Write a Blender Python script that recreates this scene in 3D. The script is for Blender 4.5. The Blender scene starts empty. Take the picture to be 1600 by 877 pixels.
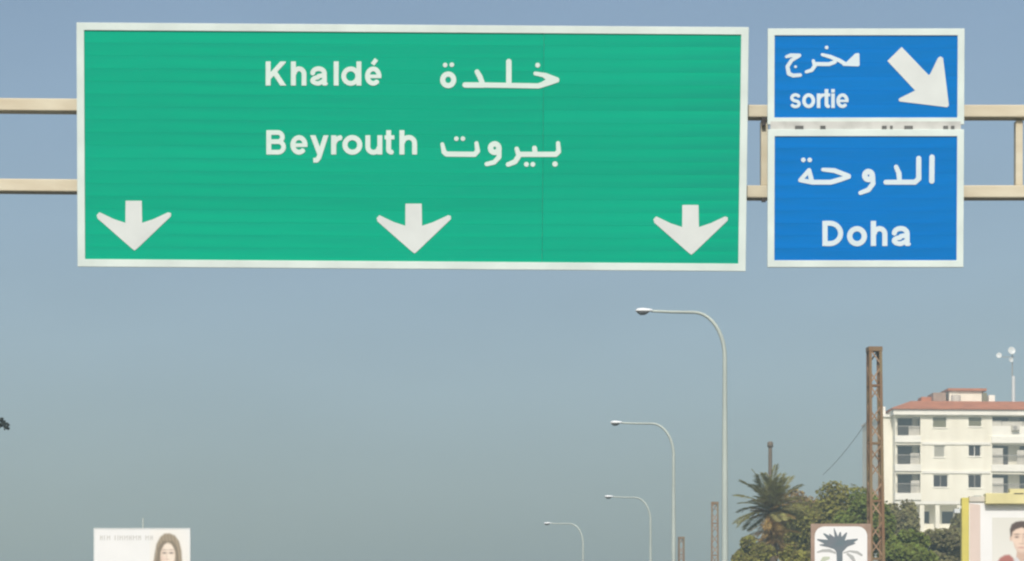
import bpy, bmesh, math, random
import numpy as np
from mathutils import Vector, Matrix, Euler

random.seed(7)
rng = np.random.default_rng(11)
sc = bpy.context.scene
COL = sc.collection
R = math.radians

# ------------------------------------------------------------------ camera
CZ, F, HZ = 1.4, 4400.0, 1085.0          # eye height, focal length and horizon row of the photograph
cam = bpy.data.cameras.new('camera')
cam.sensor_width = 36.0
cam.lens = 36.0 * F / 1600.0
cam.shift_y = (HZ - 438.5) / 1600.0
cam.clip_start, cam.clip_end = 0.5, 6000.0
camo = bpy.data.objects.new('camera', cam)
camo.location = (0, 0, CZ)
camo.rotation_euler = (R(90), 0, 0)
COL.objects.link(camo)
sc.camera = camo

def P(px, py, Y):
    return Vector(((px - 800.0) * Y / F, Y, CZ + (HZ - py) * Y / F))
def S(Y):
    return Y / F                          # metres per photograph pixel at distance Y

# ------------------------------------------------------------------ sky, sun, exposure
SUN_EL, SUN_ROT = 43.0, 186.0
w = bpy.data.worlds.new('World'); sc.world = w; w.use_nodes = True
nt = w.node_tree
sky = nt.nodes.new('ShaderNodeTexSky')
sky.sky_type = 'NISHITA'; sky.sun_disc = False
sky.sun_elevation = R(SUN_EL); sky.sun_rotation = R(SUN_ROT)
sky.altitude = 0; sky.air_density = 1.0; sky.dust_density = 3.1; sky.ozone_density = 1.0
bg = nt.nodes['Background']
tcw = nt.nodes.new('ShaderNodeTexCoord'); mpw = nt.nodes.new('ShaderNodeMapping'); mpw.inputs['Scale'].default_value = (5, 5, 16)
nzw = nt.nodes.new('ShaderNodeTexNoise'); nzw.inputs['Scale'].default_value = 1.6; nzw.inputs['Detail'].default_value = 4
rgw = nt.nodes.new('ShaderNodeMapRange'); rgw.inputs[1].default_value = 0.3; rgw.inputs[2].default_value = 0.7; rgw.inputs[3].default_value = 0.965; rgw.inputs[4].default_value = 1.035
vmw = nt.nodes.new('ShaderNodeVectorMath'); vmw.operation = 'SCALE'      # thin uneven high haze all over the sky
nt.links.new(tcw.outputs['Generated'], mpw.inputs[0]); nt.links.new(mpw.outputs[0], nzw.inputs['Vector']); nt.links.new(nzw.outputs['Fac'], rgw.inputs[0])
nt.links.new(sky.outputs[0], vmw.inputs[0]); nt.links.new(rgw.outputs[0], vmw.inputs['Scale'])
nt.links.new(vmw.outputs[0], bg.inputs[0])
bg.inputs[1].default_value = 0.113
sun = bpy.data.lights.new('sun', 'SUN')
sun.energy = 3.6; sun.angle = R(0.5); sun.color = (1.0, 0.94, 0.84)
suno = bpy.data.objects.new('sun', sun); COL.objects.link(suno)
sd = Vector((math.sin(R(SUN_ROT)) * math.cos(R(SUN_EL)), math.cos(R(SUN_ROT)) * math.cos(R(SUN_EL)), math.sin(R(SUN_EL))))
suno.rotation_euler = sd.to_track_quat('Z', 'Y').to_euler()
suno.location = (20, -40, 60)
sc.view_settings.view_transform = 'Standard'
sc.view_settings.look = 'None'
sc.view_settings.exposure = 0.0
sc.view_settings.gamma = 1.0
sc.view_settings.use_curve_mapping = False
sc.render.engine = 'CYCLES'
sc.cycles.filter_width = 2.3
sc.cycles.volume_bounces = 1
sc.cycles.max_bounces = 6
sc.cycles.use_denoising = True
sc.cycles.denoiser = 'OPENIMAGEDENOISE'

# ------------------------------------------------------------------ helpers
def tag(o, label=None, cat=None, group=None, kind=None):
    if label: o['label'] = label
    if cat: o['category'] = cat
    if group: o['group'] = group
    if kind: o['kind'] = kind
    return o

def link(name, me, m=None, parent=None, loc=None, rot=None):
    o = bpy.data.objects.new(name, me)
    COL.objects.link(o)
    if m is not None and len(me.materials) == 0:
        me.materials.append(m)
    if parent is not None: o.parent = parent
    if loc is not None: o.location = loc
    if rot is not None: o.rotation_euler = rot
    return o

def thing(name, label, cat, loc=(0, 0, 0), rot=(0, 0, 0), group=None):
    o = bpy.data.objects.new(name, None)
    o.empty_display_size = 0.2
    COL.objects.link(o)
    o.location = loc; o.rotation_euler = rot
    return tag(o, label, cat, group)

def kids(o):
    return [c for c in bpy.data.objects if c.parent == o]

def copy_tree(o, parent=None):
    c = o.copy(); COL.objects.link(c)
    if parent is not None: c.parent = parent
    for ch in kids(o): copy_tree(ch, c)
    return c

class MB:
    """collects simple solids into one mesh"""
    def __init__(s): s.v = []; s.f = []; s.sm = []
    def add(s, vs, fs, smooth=False):
        b = len(s.v); s.v += [tuple(v) for v in vs]
        s.f += [tuple(i + b for i in f) for f in fs]; s.sm += [smooth] * len(fs)
    def box(s, x0, x1, y0, y1, z0, z1):
        s.add([(x0,y0,z0),(x1,y0,z0),(x1,y1,z0),(x0,y1,z0),(x0,y0,z1),(x1,y0,z1),(x1,y1,z1),(x0,y1,z1)],
              [(0,3,2,1),(4,5,6,7),(0,1,5,4),(1,2,6,5),(2,3,7,6),(3,0,4,7)])
    def bar(s, a, b, w, d=None):
        """box beam from a to b, w wide and d deep"""
        a, b = Vector(a), Vector(b); d = d or w
        t = (b - a).normalized()
        up = Vector((0, 1, 0)) if abs(t.y) < 0.9 else Vector((1, 0, 0))
        u = t.cross(up).normalized() * w / 2; q = t.cross(u).normalized() * d / 2
        vs = [p + i * u + j * q for p in (a, b) for i, j in ((-1,-1),(1,-1),(1,1),(-1,1))]
        s.add(vs, [(0,1,2,3)[::-1],(4,5,6,7),(0,1,5,4),(1,2,6,5),(2,3,7,6),(3,0,4,7)])
    def tube(s, pts, rads, n=8, cap=True):
        pts = [Vector(p) for p in pts]
        if not hasattr(rads, '__len__'): rads = [rads] * len(pts)
        rings = []; base = []
        prev = None
        for i, p in enumerate(pts):
            t = (pts[min(i+1, len(pts)-1)] - pts[max(i-1, 0)]).normalized()
            if prev is None:
                ref = Vector((0, 1, 0)) if abs(t.y) < 0.9 else Vector((1, 0, 0))
                u = t.cross(ref).normalized()
            else:
                u = (prev - t * prev.dot(t)).normalized()
            prev = u; q = t.cross(u)
            base += [p + rads[i] * (u * math.cos(2*math.pi*k/n) + q * math.sin(2*math.pi*k/n)) for k in range(n)]
        fs = []
        for i in range(len(pts) - 1):
            for k in range(n):
                fs.append((i*n+k, i*n+(k+1) % n, (i+1)*n+(k+1) % n, (i+1)*n+k))
        s.add(base, fs, True)
        if cap:
            s.add(base[:n], [tuple(range(n))[::-1]]); s.add(base[-n:], [tuple(range(n))])
    def ring(s, x0, x1, z0, z1, t, y0, y1):
        """rectangular frame in the xz plane, t wide, as one closed solid"""
        o = [(x0,z0),(x1,z0),(x1,z1),(x0,z1)]; i = [(x0+t,z0+t),(x1-t,z0+t),(x1-t,z1-t),(x0+t,z1-t)]
        vs = [(x, y0, z) for x, z in o + i] + [(x, y1, z) for x, z in o + i]
        fs = []
        for k in range(4):
            n = (k + 1) % 4
            fs += [(k, n, 4+n, 4+k), (8+k, 12+k, 12+n, 8+n), (k, 8+k, 8+n, n), (4+k, 4+n, 12+n, 12+k)]
        s.add(vs, fs)
    def mesh(s, name, m):
        me = bpy.data.meshes.new(name)
        me.from_pydata(s.v, [], s.f)
        me.polygons.foreach_set('use_smooth', s.sm)
        bm = bmesh.new(); bm.from_mesh(me); bmesh.ops.recalc_face_normals(bm, faces=bm.faces); bm.to_mesh(me); bm.free()
        me.materials.append(m); me.update()
        return me
    def build(s, name, m, parent=None, **k):
        return link(name, s.mesh(name, m), None, parent, **k)

def bevel(o, w=0.01, seg=2):
    md = o.modifiers.new('bevel', 'BEVEL'); md.width = w; md.segments = seg; md.limit_method = 'ANGLE'
    return o

# ------------------------------------------------------------------ materials
def mat(name, col, rough=0.6, var=0.12, scale=3.0, col2=None, metal=0.0, spec=0.35, stretch=(1,1,1),
        per_object=0.0, island=0.0, bump=0.0, bscale=20.0, detail=5.0, lo=0.35, hi=0.7):
    m = bpy.data.materials.new(name); m.use_nodes = True
    n = m.node_tree; L = n.links
    b = n.nodes['Principled BSDF']
    b.inputs['Roughness'].default_value = rough; b.inputs['Metallic'].default_value = metal
    b.inputs['Specular IOR Level'].default_value = spec
    tc = n.nodes.new('ShaderNodeTexCoord'); mp = n.nodes.new('ShaderNodeMapping')
    mp.inputs['Scale'].default_value = stretch
    L.new(tc.outputs['Object'], mp.inputs['Vector'])
    nz = n.nodes.new('ShaderNodeTexNoise'); nz.inputs['Scale'].default_value = scale; nz.inputs['Detail'].default_value = detail
    L.new(mp.outputs[0], nz.inputs['Vector'])
    rp = n.nodes.new('ShaderNodeMapRange'); rp.inputs[1].default_value = lo; rp.inputs[2].default_value = hi
    L.new(nz.outputs['Fac'], rp.inputs[0])
    mx = n.nodes.new('ShaderNodeMix'); mx.data_type = 'RGBA'
    L.new(rp.outputs[0], mx.inputs['Factor'])
    c2 = col2 if col2 else tuple(c * (1 - 2 * var) for c in col)
    mx.inputs['A'].default_value = (*col, 1); mx.inputs['B'].default_value = (*c2, 1)
    out = mx.outputs['Result']
    for amt, kind in ((per_object, 'o'), (island, 'i')):
        if amt:
            if kind == 'o':
                src = n.nodes.new('ShaderNodeObjectInfo').outputs['Random']
            else:
                src = n.nodes.new('ShaderNodeNewGeometry').outputs['Random Per Island']
            hr = n.nodes.new('ShaderNodeMapRange'); hr.inputs[3].default_value = 1 - amt; hr.inputs[4].default_value = 1 + amt
            L.new(src, hr.inputs[0])
            hs = n.nodes.new('ShaderNodeHueSaturation'); L.new(hr.outputs[0], hs.inputs['Value']); L.new(out, hs.inputs['Color'])
            if kind == 'i':
                h2 = n.nodes.new('ShaderNodeMapRange'); h2.inputs[3].default_value = 0.475; h2.inputs[4].default_value = 0.52
                L.new(src, h2.inputs[0]); L.new(h2.outputs[0], hs.inputs['Hue'])
            out = hs.outputs[0]
    L.new(out, b.inputs['Base Color'])
    if bump:
        n2 = n.nodes.new('ShaderNodeTexNoise'); n2.inputs['Scale'].default_value = bscale
        L.new(mp.outputs[0], n2.inputs['Vector'])
        bp = n.nodes.new('ShaderNodeBump'); bp.inputs['Strength'].default_value = bump; bp.inputs['Distance'].default_value = 0.02
        L.new(n2.outputs['Fac'], bp.inputs['Height']); L.new(bp.outputs[0], b.inputs['Normal'])
    return m

def leafy(name, col, col2, island, trans=0.35, **k):
    m = mat(name, col, 0.7, scale=0.6, col2=col2, island=island, spec=0.2, **k)
    n = m.node_tree; b = n.nodes['Principled BSDF']; src = b.inputs['Base Color'].links[0].from_socket
    tl = n.nodes.new('ShaderNodeBsdfTranslucent'); mx = n.nodes.new('ShaderNodeMixShader'); mx.inputs[0].default_value = trans
    n.links.new(src, tl.inputs['Color']); n.links.new(b.outputs[0], mx.inputs[1]); n.links.new(tl.outputs[0], mx.inputs[2])
    n.links.new(mx.outputs[0], n.nodes['Material Output'].inputs['Surface'])
    return m

M = {}
M['green'] = mat('green_sheeting', (0.0005, 0.372, 0.222), 0.6, scale=1.1, col2=(0.003, 0.312, 0.205), stretch=(0.45,1,9), per_object=0.05, spec=0.03)
M['blue'] = mat('blue_sheeting', (0.0005, 0.165, 0.53), 0.6, scale=1.6, col2=(0.002, 0.150, 0.44), stretch=(0.6,1,7), per_object=0.035, spec=0.03)
M['white'] = mat('white_sheeting', (0.635, 0.68, 0.675), 0.5, 0.05, scale=2.5, spec=0.25)
M['border'] = mat('white_border_sheeting', (0.64, 0.735, 0.71), 0.5, 0.07, scale=2.0, spec=0.25)
M['letter'] = mat('white_lettering_sheeting', (0.61, 0.73, 0.69), 0.5, 0.04, scale=3.0, spec=0.25)
M['letter_b'] = mat('white_lettering_sheeting_on_blue', (0.59, 0.70, 0.76), 0.5, 0.04, scale=3.0, spec=0.25)
M['cream'] = mat('cream_gantry_paint', (0.60, 0.56, 0.435), 0.55, 0.1, scale=2.2, col2=(0.50, 0.44, 0.32), stretch=(0.7,1,2), bump=0.1)
M['alu'] = mat('bare_aluminium', (0.55, 0.56, 0.54), 0.5, 0.12, scale=6, metal=0.3)
M['dark'] = mat('dark_steel_and_shade', (0.05, 0.045, 0.045), 0.6, 0.2, scale=8)
M['clamp'] = mat('weathered_clamp_steel', (0.13, 0.135, 0.13), 0.6, 0.2, scale=8)
M['galv'] = mat('galvanised_steel', (0.46, 0.525, 0.49), 0.55, 0.12, scale=1.2, spec=0.3, stretch=(1,1,0.3))
M['lamp_lid'] = mat('lamp_housing_paint', (0.78, 0.82, 0.84), 0.35, 0.05, scale=4)
M['lens'] = mat('lamp_lens', (0.16, 0.17, 0.18), 0.25, 0.1, scale=5)
M['rust'] = mat('rusty_steel', (0.20, 0.105, 0.055), 0.85, scale=0.9, col2=(0.21, 0.165, 0.085), bump=0.3, bscale=30)
M['rust_pale'] = mat('rusty_brace_steel', (0.36, 0.24, 0.15), 0.85, scale=1.6, col2=(0.20, 0.12, 0.07))
M['pole'] = mat('weathered_pole', (0.17, 0.14, 0.11), 0.85, scale=1.0, col2=(0.12, 0.10, 0.085), stretch=(1,1,0.2))
M['cable'] = mat('cable_sheath', (0.16, 0.16, 0.16), 0.7)
M['asphalt'] = mat('asphalt', (0.055, 0.054, 0.052), 0.9, scale=0.6, col2=(0.04, 0.04, 0.04), bump=0.3, bscale=60)
M['paint'] = mat('road_paint', (0.62, 0.61, 0.58), 0.7, 0.2, scale=3)
M['kerb'] = mat('kerb_concrete', (0.36, 0.35, 0.32), 0.9, 0.15, scale=2)
M['soil'] = mat('dry_ground', (0.24, 0.20, 0.13), 0.95, scale=0.08, col2=(0.12, 0.12, 0.06), bump=0.4, bscale=2)
M['wall'] = mat('cream_render', (0.87, 0.84, 0.72), 0.85, scale=0.55, col2=(0.77, 0.73, 0.61), stretch=(1.6,1,0.35), bump=0.15, bscale=5)
M['slab'] = mat('white_render', (0.88, 0.86, 0.78), 0.85, 0.07, scale=0.5)
M['tile'] = mat('terracotta_tiles', (0.46, 0.17, 0.085), 0.85, scale=0.8, col2=(0.34, 0.125, 0.065), bump=0.4, bscale=9)
M['glass'] = mat('dark_window_glass', (0.03, 0.024, 0.028), 0.3, 0.2, scale=1, spec=0.2)
M['shutter'] = mat('olive_grey_shutter', (0.20, 0.195, 0.125), 0.7, 0.1, scale=2, stretch=(0.2,1,14))
M['shutter_pale'] = mat('pale_grey_shutter', (0.42, 0.41, 0.35), 0.7, 0.1, scale=2, stretch=(0.2,1,14))
M['railing'] = mat('balcony_railing_paint', (0.34, 0.32, 0.29), 0.6, 0.1)
M['cloth'] = mat('awning_cloth', (0.62, 0.59, 0.52), 0.85, 0.1, scale=2)
M['dish'] = mat('dish_white', (0.62, 0.66, 0.67), 0.4, 0.04)
M['yellow'] = mat('yellow_frame_paint', (0.62, 0.545, 0.115), 0.5, scale=1.2, col2=(0.53, 0.47, 0.12))
M['yellow_pale'] = mat('faded_yellow_frame_paint', (0.70, 0.64, 0.33), 0.5, 0.08, scale=1.0)
M['pinkish'] = mat('pale_pink_print', (0.66, 0.55, 0.50), 0.7, 0.05, scale=1)
M['paper'] = mat('poster_paper', (0.78, 0.79, 0.80), 0.65, 0.03, scale=0.8)
M['paper_grey'] = mat('poster_grey_print', (0.66, 0.66, 0.62), 0.65, 0.04, scale=0.8)
M['print_text'] = mat('poster_faded_grey_print', (0.56, 0.56, 0.54), 0.65, 0.05)
M['hair_brown'] = mat('poster_brown_hair_print', (0.20, 0.155, 0.11), 0.65, scale=5, col2=(0.30, 0.25, 0.18), stretch=(3,1,0.6))
M['hair_dark'] = mat('poster_dark_hair_print', (0.085, 0.06, 0.055), 0.65, 0.1, scale=4)
M['skin'] = mat('poster_skin_print', (0.72, 0.57, 0.47), 0.65, 0.05, scale=3)
M['skin_pale'] = mat('poster_pale_skin_print', (0.78, 0.69, 0.59), 0.65, 0.05, scale=3)
M['features'] = mat('poster_feature_print', (0.40, 0.27, 0.22), 0.65, 0.05)
M['shirt'] = mat('poster_shirt_print', (0.60, 0.60, 0.62), 0.65, 0.06, scale=3)
M['red'] = mat('poster_red_print', (0.36, 0.13, 0.11), 0.65, 0.1, scale=4)
M['board_frame'] = mat('faded_brown_frame_paint', (0.36, 0.255, 0.20), 0.7, 0.12, scale=3)
M['emblem'] = mat('slate_blue_emblem_print', (0.115, 0.16, 0.185), 0.65, scale=3, col2=(0.16, 0.17, 0.20))
M['emblem_pale'] = mat('grey_emblem_print', (0.40, 0.41, 0.41), 0.65, 0.06, scale=3)
M['emblem_green'] = mat('pale_green_emblem_print', (0.48, 0.53, 0.42), 0.65, 0.06, scale=3)
M['bark'] = mat('bark', (0.13, 0.10, 0.07), 0.95, 0.2, scale=3, bump=0.5, bscale=8)
M['leaf_olive'] = leafy('olive_leaves', (0.235, 0.215, 0.048), (0.150, 0.145, 0.036), 0.5)
M['leaf_green'] = leafy('green_leaves', (0.185, 0.225, 0.046), (0.115, 0.145, 0.034), 0.5)
M['leaf_grey'] = leafy('grey_green_leaves', (0.215, 0.195, 0.085), (0.145, 0.135, 0.064), 0.5)
M['leaf_dry'] = leafy('dry_brownish_leaves', (0.290, 0.205, 0.090), (0.190, 0.140, 0.068), 0.5)
M['leaf_dark'] = leafy('dark_blue_green_leaves', (0.045, 0.060, 0.055), (0.030, 0.040, 0.038), 0.3)
M['frond'] = leafy('palm_frond_green', (0.285, 0.265, 0.100), (0.205, 0.195, 0.075), 0.35, per_object=0.25)
M['frond_dry'] = leafy('dry_palm_frond', (0.46, 0.31, 0.115), (0.31, 0.21, 0.085), 0.3, per_object=0.25)

# ------------------------------------------------------------------ lettering: strokes -> signed distance -> outline -> thin solid
def sd_box(X, Y, a, b, r):
    ax, ay = a; dx, dy = b[0] - ax, b[1] - ay
    L = math.hypot(dx, dy) or 1e-6; tx, ty = dx / L, dy / L
    u = (X - ax) * tx + (Y - ay) * ty - L / 2; v = (Y - ay) * tx - (X - ax) * ty
    du = np.abs(u) - L / 2; dv = np.abs(v) - r
    return np.minimum(np.maximum(du, dv), 0) + np.hypot(np.maximum(du, 0), np.maximum(dv, 0))
def sd_caps(X, Y, a, b, ra, rb):
    dx, dy = b[0] - a[0], b[1] - a[1]; L2 = dx * dx + dy * dy or 1e-9
    t = np.clip(((X - a[0]) * dx + (Y - a[1]) * dy) / L2, 0, 1)
    return np.hypot(X - a[0] - t * dx, Y - a[1] - t * dy) - (ra + (rb - ra) * t)
def sd_poly(X, Y, pts):
    d = np.full(X.shape, 1e9); inside = np.zeros(X.shape, bool)
    n = len(pts)
    for i in range(n):
        a, b = pts[i], pts[(i + 1) % n]
        d = np.minimum(d, sd_caps(X, Y, a, b, 0, 0))
        if a[1] != b[1]:
            c = (a[1] > Y) != (b[1] > Y)
            inside ^= c & (X < (b[0] - a[0]) * (Y - a[1]) / (b[1] - a[1]) + a[0])
    return np.where(inside, -d, d)

class Ink:
    """a drawing in photograph pixels, later laid on a board as a thin solid"""
    def __init__(s): s.ops = []
    def flat(s, pts, r, clip=None): s.ops.append(('flat', pts, r, clip)); return s
    def round(s, pts, r):
        r = [q * .93 for q in r] if hasattr(r, '__len__') else r * .93
        s.ops.append(('round', pts, r, None)); return s
    def poly(s, pts, grow=0.0): s.ops.append(('poly', pts, grow, None)); return s
    def field(s, res=4.0, pad=3.0):
        allp = [p for o in s.ops for p in o[1]]
        mr = max([(max(o[2]) if hasattr(o[2], '__len__') else o[2]) for o in s.ops]) + pad
        x0, x1 = min(p[0] for p in allp) - mr, max(p[0] for p in allp) + mr
        y0, y1 = min(p[1] for p in allp) - mr, max(p[1] for p in allp) + mr
        nx, ny = int((x1 - x0) * res) + 2, int((y1 - y0) * res) + 2
        X, Y = np.meshgrid(x0 + np.arange(nx) / res, y0 + np.arange(ny) / res)
        D = np.full(X.shape, 1e9)
        for kind, pts, r, clip in s.ops:
            if kind == 'poly':
                d = sd_poly(X, Y, pts) - r
            elif kind == 'flat':
                d = np.full(X.shape, 1e9)
                for i in range(len(pts) - 1):
                    d = np.minimum(d, sd_box(X, Y, pts[i], pts[i + 1], r))
                for p in pts[1:-1]:
                    d = np.minimum(d, np.hypot(X - p[0], Y - p[1]) - r)
                if pts[0] == pts[-1]:
                    d = np.minimum(d, np.hypot(X - pts[0][0], Y - pts[0][1]) - r)
                if clip:
                    cx0, cx1, cy0, cy1 = clip
                    d = np.maximum(d, np.maximum(np.maximum(cx0 - X, X - cx1), np.maximum(cy0 - Y, Y - cy1)))
            else:
                rr = r if hasattr(r, '__len__') else [r] * len(pts)
                d = np.full(X.shape, 1e9)
                if len(pts) == 1: d = np.hypot(X - pts[0][0], Y - pts[0][1]) - rr[0]
                for i in range(len(pts) - 1):
                    d = np.minimum(d, sd_caps(X, Y, pts[i], pts[i + 1], rr[i], rr[i + 1]))
            D = np.minimum(D, d)
        return X, Y, D
    def loops(s, res=4.0):
        X, Y, D = s.field(res)
        D = np.where(D == 0, 1e-6, D)
        ins = D < 0
        ny, nx = D.shape
        segs = {}
        c = ins[:-1, :-1].astype(int) + 2 * ins[:-1, 1:] + 4 * ins[1:, 1:] + 8 * ins[1:, :-1]
        ys, xs = np.nonzero((c != 0) & (c != 15))
        # edges of a cell: 0 = top (j,i)-(j,i+1), 1 = right, 2 = bottom, 3 = left
        table = {1: [(3,0)], 2: [(0,1)], 3: [(3,1)], 4: [(1,2)], 5: [(3,2),(1,0)], 6: [(0,2)], 7: [(3,2)],
                 8: [(2,3)], 9: [(2,0)], 10: [(0,3),(2,1)], 11: [(2,1)], 12: [(1,3)], 13: [(1,0)], 14: [(0,3)]}
        def key(j, i, e):
            return {0: ('h', j, i), 1: ('v', j, i + 1), 2: ('h', j + 1, i), 3: ('v', j, i)}[e]
        for j, i in zip(ys.tolist(), xs.tolist()):
            for a, b in table[int(c[j, i])]:
                segs[key(j, i, a)] = key(j, i, b)
        def pt(k):
            t, j, i = k
            j2, i2 = (j, i + 1) if t == 'h' else (j + 1, i)
            a, b = D[j, i], D[j2, i2]; q = a / (a - b)
            return (X[j, i] + q * (X[j2, i2] - X[j, i]), Y[j, i] + q * (Y[j2, i2] - Y[j, i]))
        loops = []
        while segs:
            k0, k = segs.popitem(); lp = [pt(k0)]
            while k != k0 and k in segs:
                lp.append(pt(k)); k = segs.pop(k)
            if len(lp) > 6: loops.append(simplify(lp, 0.09))
        return [l for l in loops if len(l) > 2]

def simplify(p, tol):
    """Douglas-Peucker on a closed loop"""
    a = np.array(p); n = len(a)
    far = int(np.argmax(np.hypot(*(a - a[0]).T)))
    keep = np.zeros(n, bool); keep[0] = keep[far] = True
    st = [(0, far), (far, n)]
    while st:
        i, j = st.pop()
        if j - i < 2: continue
        A, B = a[i], a[j % n]; d = B - A; L = math.hypot(*d) or 1e-9
        q = a[i + 1:j] - A
        dist = np.abs(q[:, 0] * d[1] - q[:, 1] * d[0]) / L
        k = int(np.argmax(dist))
        if dist[k] > tol:
            k += i + 1; keep[k] = True; st += [(i, k), (k, j)]
    return [tuple(x) for x in a[keep]]

def ink_mesh(name, ink, to_xz, m, y0, thick=0.003, res=4.0):
    """outline drawn in pixels -> solid on a board's front (local -y is towards the reader)"""
    cu = bpy.data.curves.new(name, 'CURVE'); cu.dimensions = '2D'; cu.fill_mode = 'BOTH'; cu.extrude = thick / 2
    for lp in ink.loops(res):
        sp = cu.splines.new('POLY'); sp.points.add(len(lp) - 1); sp.use_cyclic_u = True
        for q, p in zip(sp.points, lp):
            x, z = to_xz(*p); q.co = (x, z, 0, 1)
    tmp = bpy.data.objects.new('tmp_outline', cu)
    me = bpy.data.meshes.new_from_object(tmp)
    bpy.data.objects.remove(tmp); bpy.data.curves.remove(cu)
    me.transform(Matrix.Rotation(R(90), 4, 'X')); me.transform(Matrix.Translation((0, y0, 0)))
    me.name = name
    me.materials.clear(); me.materials.append(m)
    return me

def ell(cx, cy, rx, ry, a0, a1, n=14):
    return [(cx + rx * math.cos(R(a0 + (a1 - a0) * i / n)), cy - ry * math.sin(R(a0 + (a1 - a0) * i / n))) for i in range(n + 1)]

def glyph(k, ch, x0, x1, base, cap, xh, h):
    """a bold grotesque letter between x0 and x1; h is half the stroke; y grows downwards"""
    W = x1 - x0; T = base - cap; X = base - xh; cx = (x0 + x1) / 2
    rx, ryx = W / 2 - h, xh / 2 - h * 0.9
    my = base - xh / 2
    box = (x0 - 1, x1 + 1, T, base)
    if ch == 'K':
        k.flat([(x0 + h, base), (x0 + h, T)], h)
        k.flat([(x0 + h, base - cap * 0.30), (x1 - h * 0.9 + 3, T - 3.2)], h * 0.98, (x0, x1, T, base))
        k.flat([(x0 + W * 0.40, base - cap * 0.60), (x1 - h + 2, base + 3.2)], h * 1.02, (x0, x1 + 1, T, base))
    elif ch in 'hn':
        if ch == 'h': k.flat([(x0 + h, base), (x0 + h, T)], h)
        k.flat([(x1 - h, base), (x1 - h, base - xh * 0.6)] + ell(cx + h * 0.15, base - xh * 0.6, rx - h * 0.15, xh * 0.4 - h * 0.85, 0, 180)[1:], h * 0.97)
    elif ch == 'u':
        k.flat([(x1 - h, base), (x1 - h, X)], h)
        k.flat([(x0 + h, X), (x0 + h, base - xh * 0.4)] + ell(cx - h * 0.15, base - xh * 0.4, rx - h * 0.15, xh * 0.4 - h * 0.85, 180, 360)[1:], h * 0.97)
    elif ch == 'l':
        k.flat([(cx, base), (cx, T)], h)
    elif ch == 'i':
        k.flat([(cx, base), (cx, X)], h); k.flat([(cx, T + 2 * h), (cx, T)], h)
    elif ch == 'o':
        k.flat(ell(cx, my, rx, ryx, 0, 360, 28), h)
    elif ch == 'd':
        k.flat([(x1 - h, base), (x1 - h, T)], h)
        c2 = cx - h * 0.35
        k.flat(ell(c2, my, rx - h * 0.1, ryx, 0, 360, 28), h * 0.96)
    elif ch in 'eé':
        k.flat(ell(cx, my, rx, ryx, 2, 318, 26), h * 0.95)
        k.flat([(x0 + h, my + h * 0.1), (x1 - 0.3, my + h * 0.1)], h * 0.72)
        if ch == 'é': k.flat([(cx - h * 0.3, X - h * 0.9), (cx + h * 1.3, X - h * 3.0)], h * 0.85)
    elif ch == 'a':
        k.flat([(x0 + h * 0.95, base - xh * 0.66)] + ell(cx - h * 0.1, base - xh * 0.66, rx - h * 0.1, xh * 0.34 - h * 0.8, 180, 0, 12) + [(x1 - h * 1.15, base - h * 0.8), (x1 - h * 0.2, base - h * 0.1)], h * 0.95, (x0, x1 + 1, T, base))
        k.flat([(x1 - h * 1.2, base - xh * 0.56), (cx, base - xh * 0.50)] + ell(cx - h * 0.2, base - xh * 0.27, rx - h * 0.1, xh * 0.27 - h * 0.85, 95, 275, 12) + [(x1 - h * 1.2, base - xh * 0.27)], h * 0.88)
    elif ch == 'y':
        k.flat([(x0 + h * 0.6, X - 3), (cx + h * 0.2, base - h * 0.4)], h, (x0 - 1, x1 + 1, X, base + 20))
        k.flat([(x1 - h * 0.6 + 0.7, X - 3), (cx - h * 0.1, base + xh * 0.16), (cx - h * 0.9, base + xh * 0.30), (x0 + W * 0.16, base + xh * 0.31)], h * 0.95, (x0 - 1, x1 + 1, X, base + 20))
    elif ch == 'r':
        k.flat([(x0 + h, base), (x0 + h, X)], h)
        k.flat([(x0 + h, base - xh * 0.45)] + ell(x1, base - xh * 0.45, W - h, xh * 0.55 - h * 0.9, 178, 92, 8), h * 0.97)
    elif ch == 't':
        sx = x0 + W * 0.42
        k.flat([(sx, T), (sx, base - xh * 0.25)] + ell(sx + W * 0.42, base - xh * 0.25, W * 0.42, xh * 0.25 - h * 0.85, 180, 262, 6), h, (x0, x1, T, base))
        k.flat([(x0, X + h * 0.8), (x1, X + h * 0.8)], h * 0.8)
    elif ch == 's':
        k.flat(ell(cx, base - xh * 0.70, rx, xh * 0.30 - h * 0.75, 18, 255, 14) + ell(cx, base - xh * 0.285, rx, xh * 0.285 - h * 0.75, 75, -165, 14), h * 0.9)
    elif ch == 'B':
        k.flat([(x0 + h, base), (x0 + h, T)], h)
        m1 = base - cap * 0.53
        for ya, yb, xr in ((T + h * 0.9, m1, x1 - h * 1.5), (m1, base - h * 0.9, x1 - h)):
            ry = (yb - ya) / 2
            k.flat([(x0 + h, ya), (xr - ry, ya)] + ell(xr - ry, (ya + yb) / 2, ry, ry, 90, -90, 12) + [(x0 + h, yb)], h * 0.9)
    elif ch == 'D':
        k.flat([(x0 + h, base), (x0 + h, T)], h)
        ya, yb = T + h * 0.92, base - h * 0.92; q = W * 0.52
        k.flat([(x0 + h, ya), (x1 - h - q, ya)] + ell(x1 - h - q, (ya + yb) / 2, q, (yb - ya) / 2, 90, -90, 16) + [(x0 + h, yb)], h * 0.95)

# ------------------------------------------------------------------ ground, road, hill
def hill(x, y):
    s = lambda a, b, t: (lambda q: q * q * (3 - 2 * q))(min(1, max(0, (t - a) / (b - a))))
    return 11.0 * s(15.5, 42, x) * s(150, 285, y) + 3.0 * s(60, 400, x) * s(200, 900, y)

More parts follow.
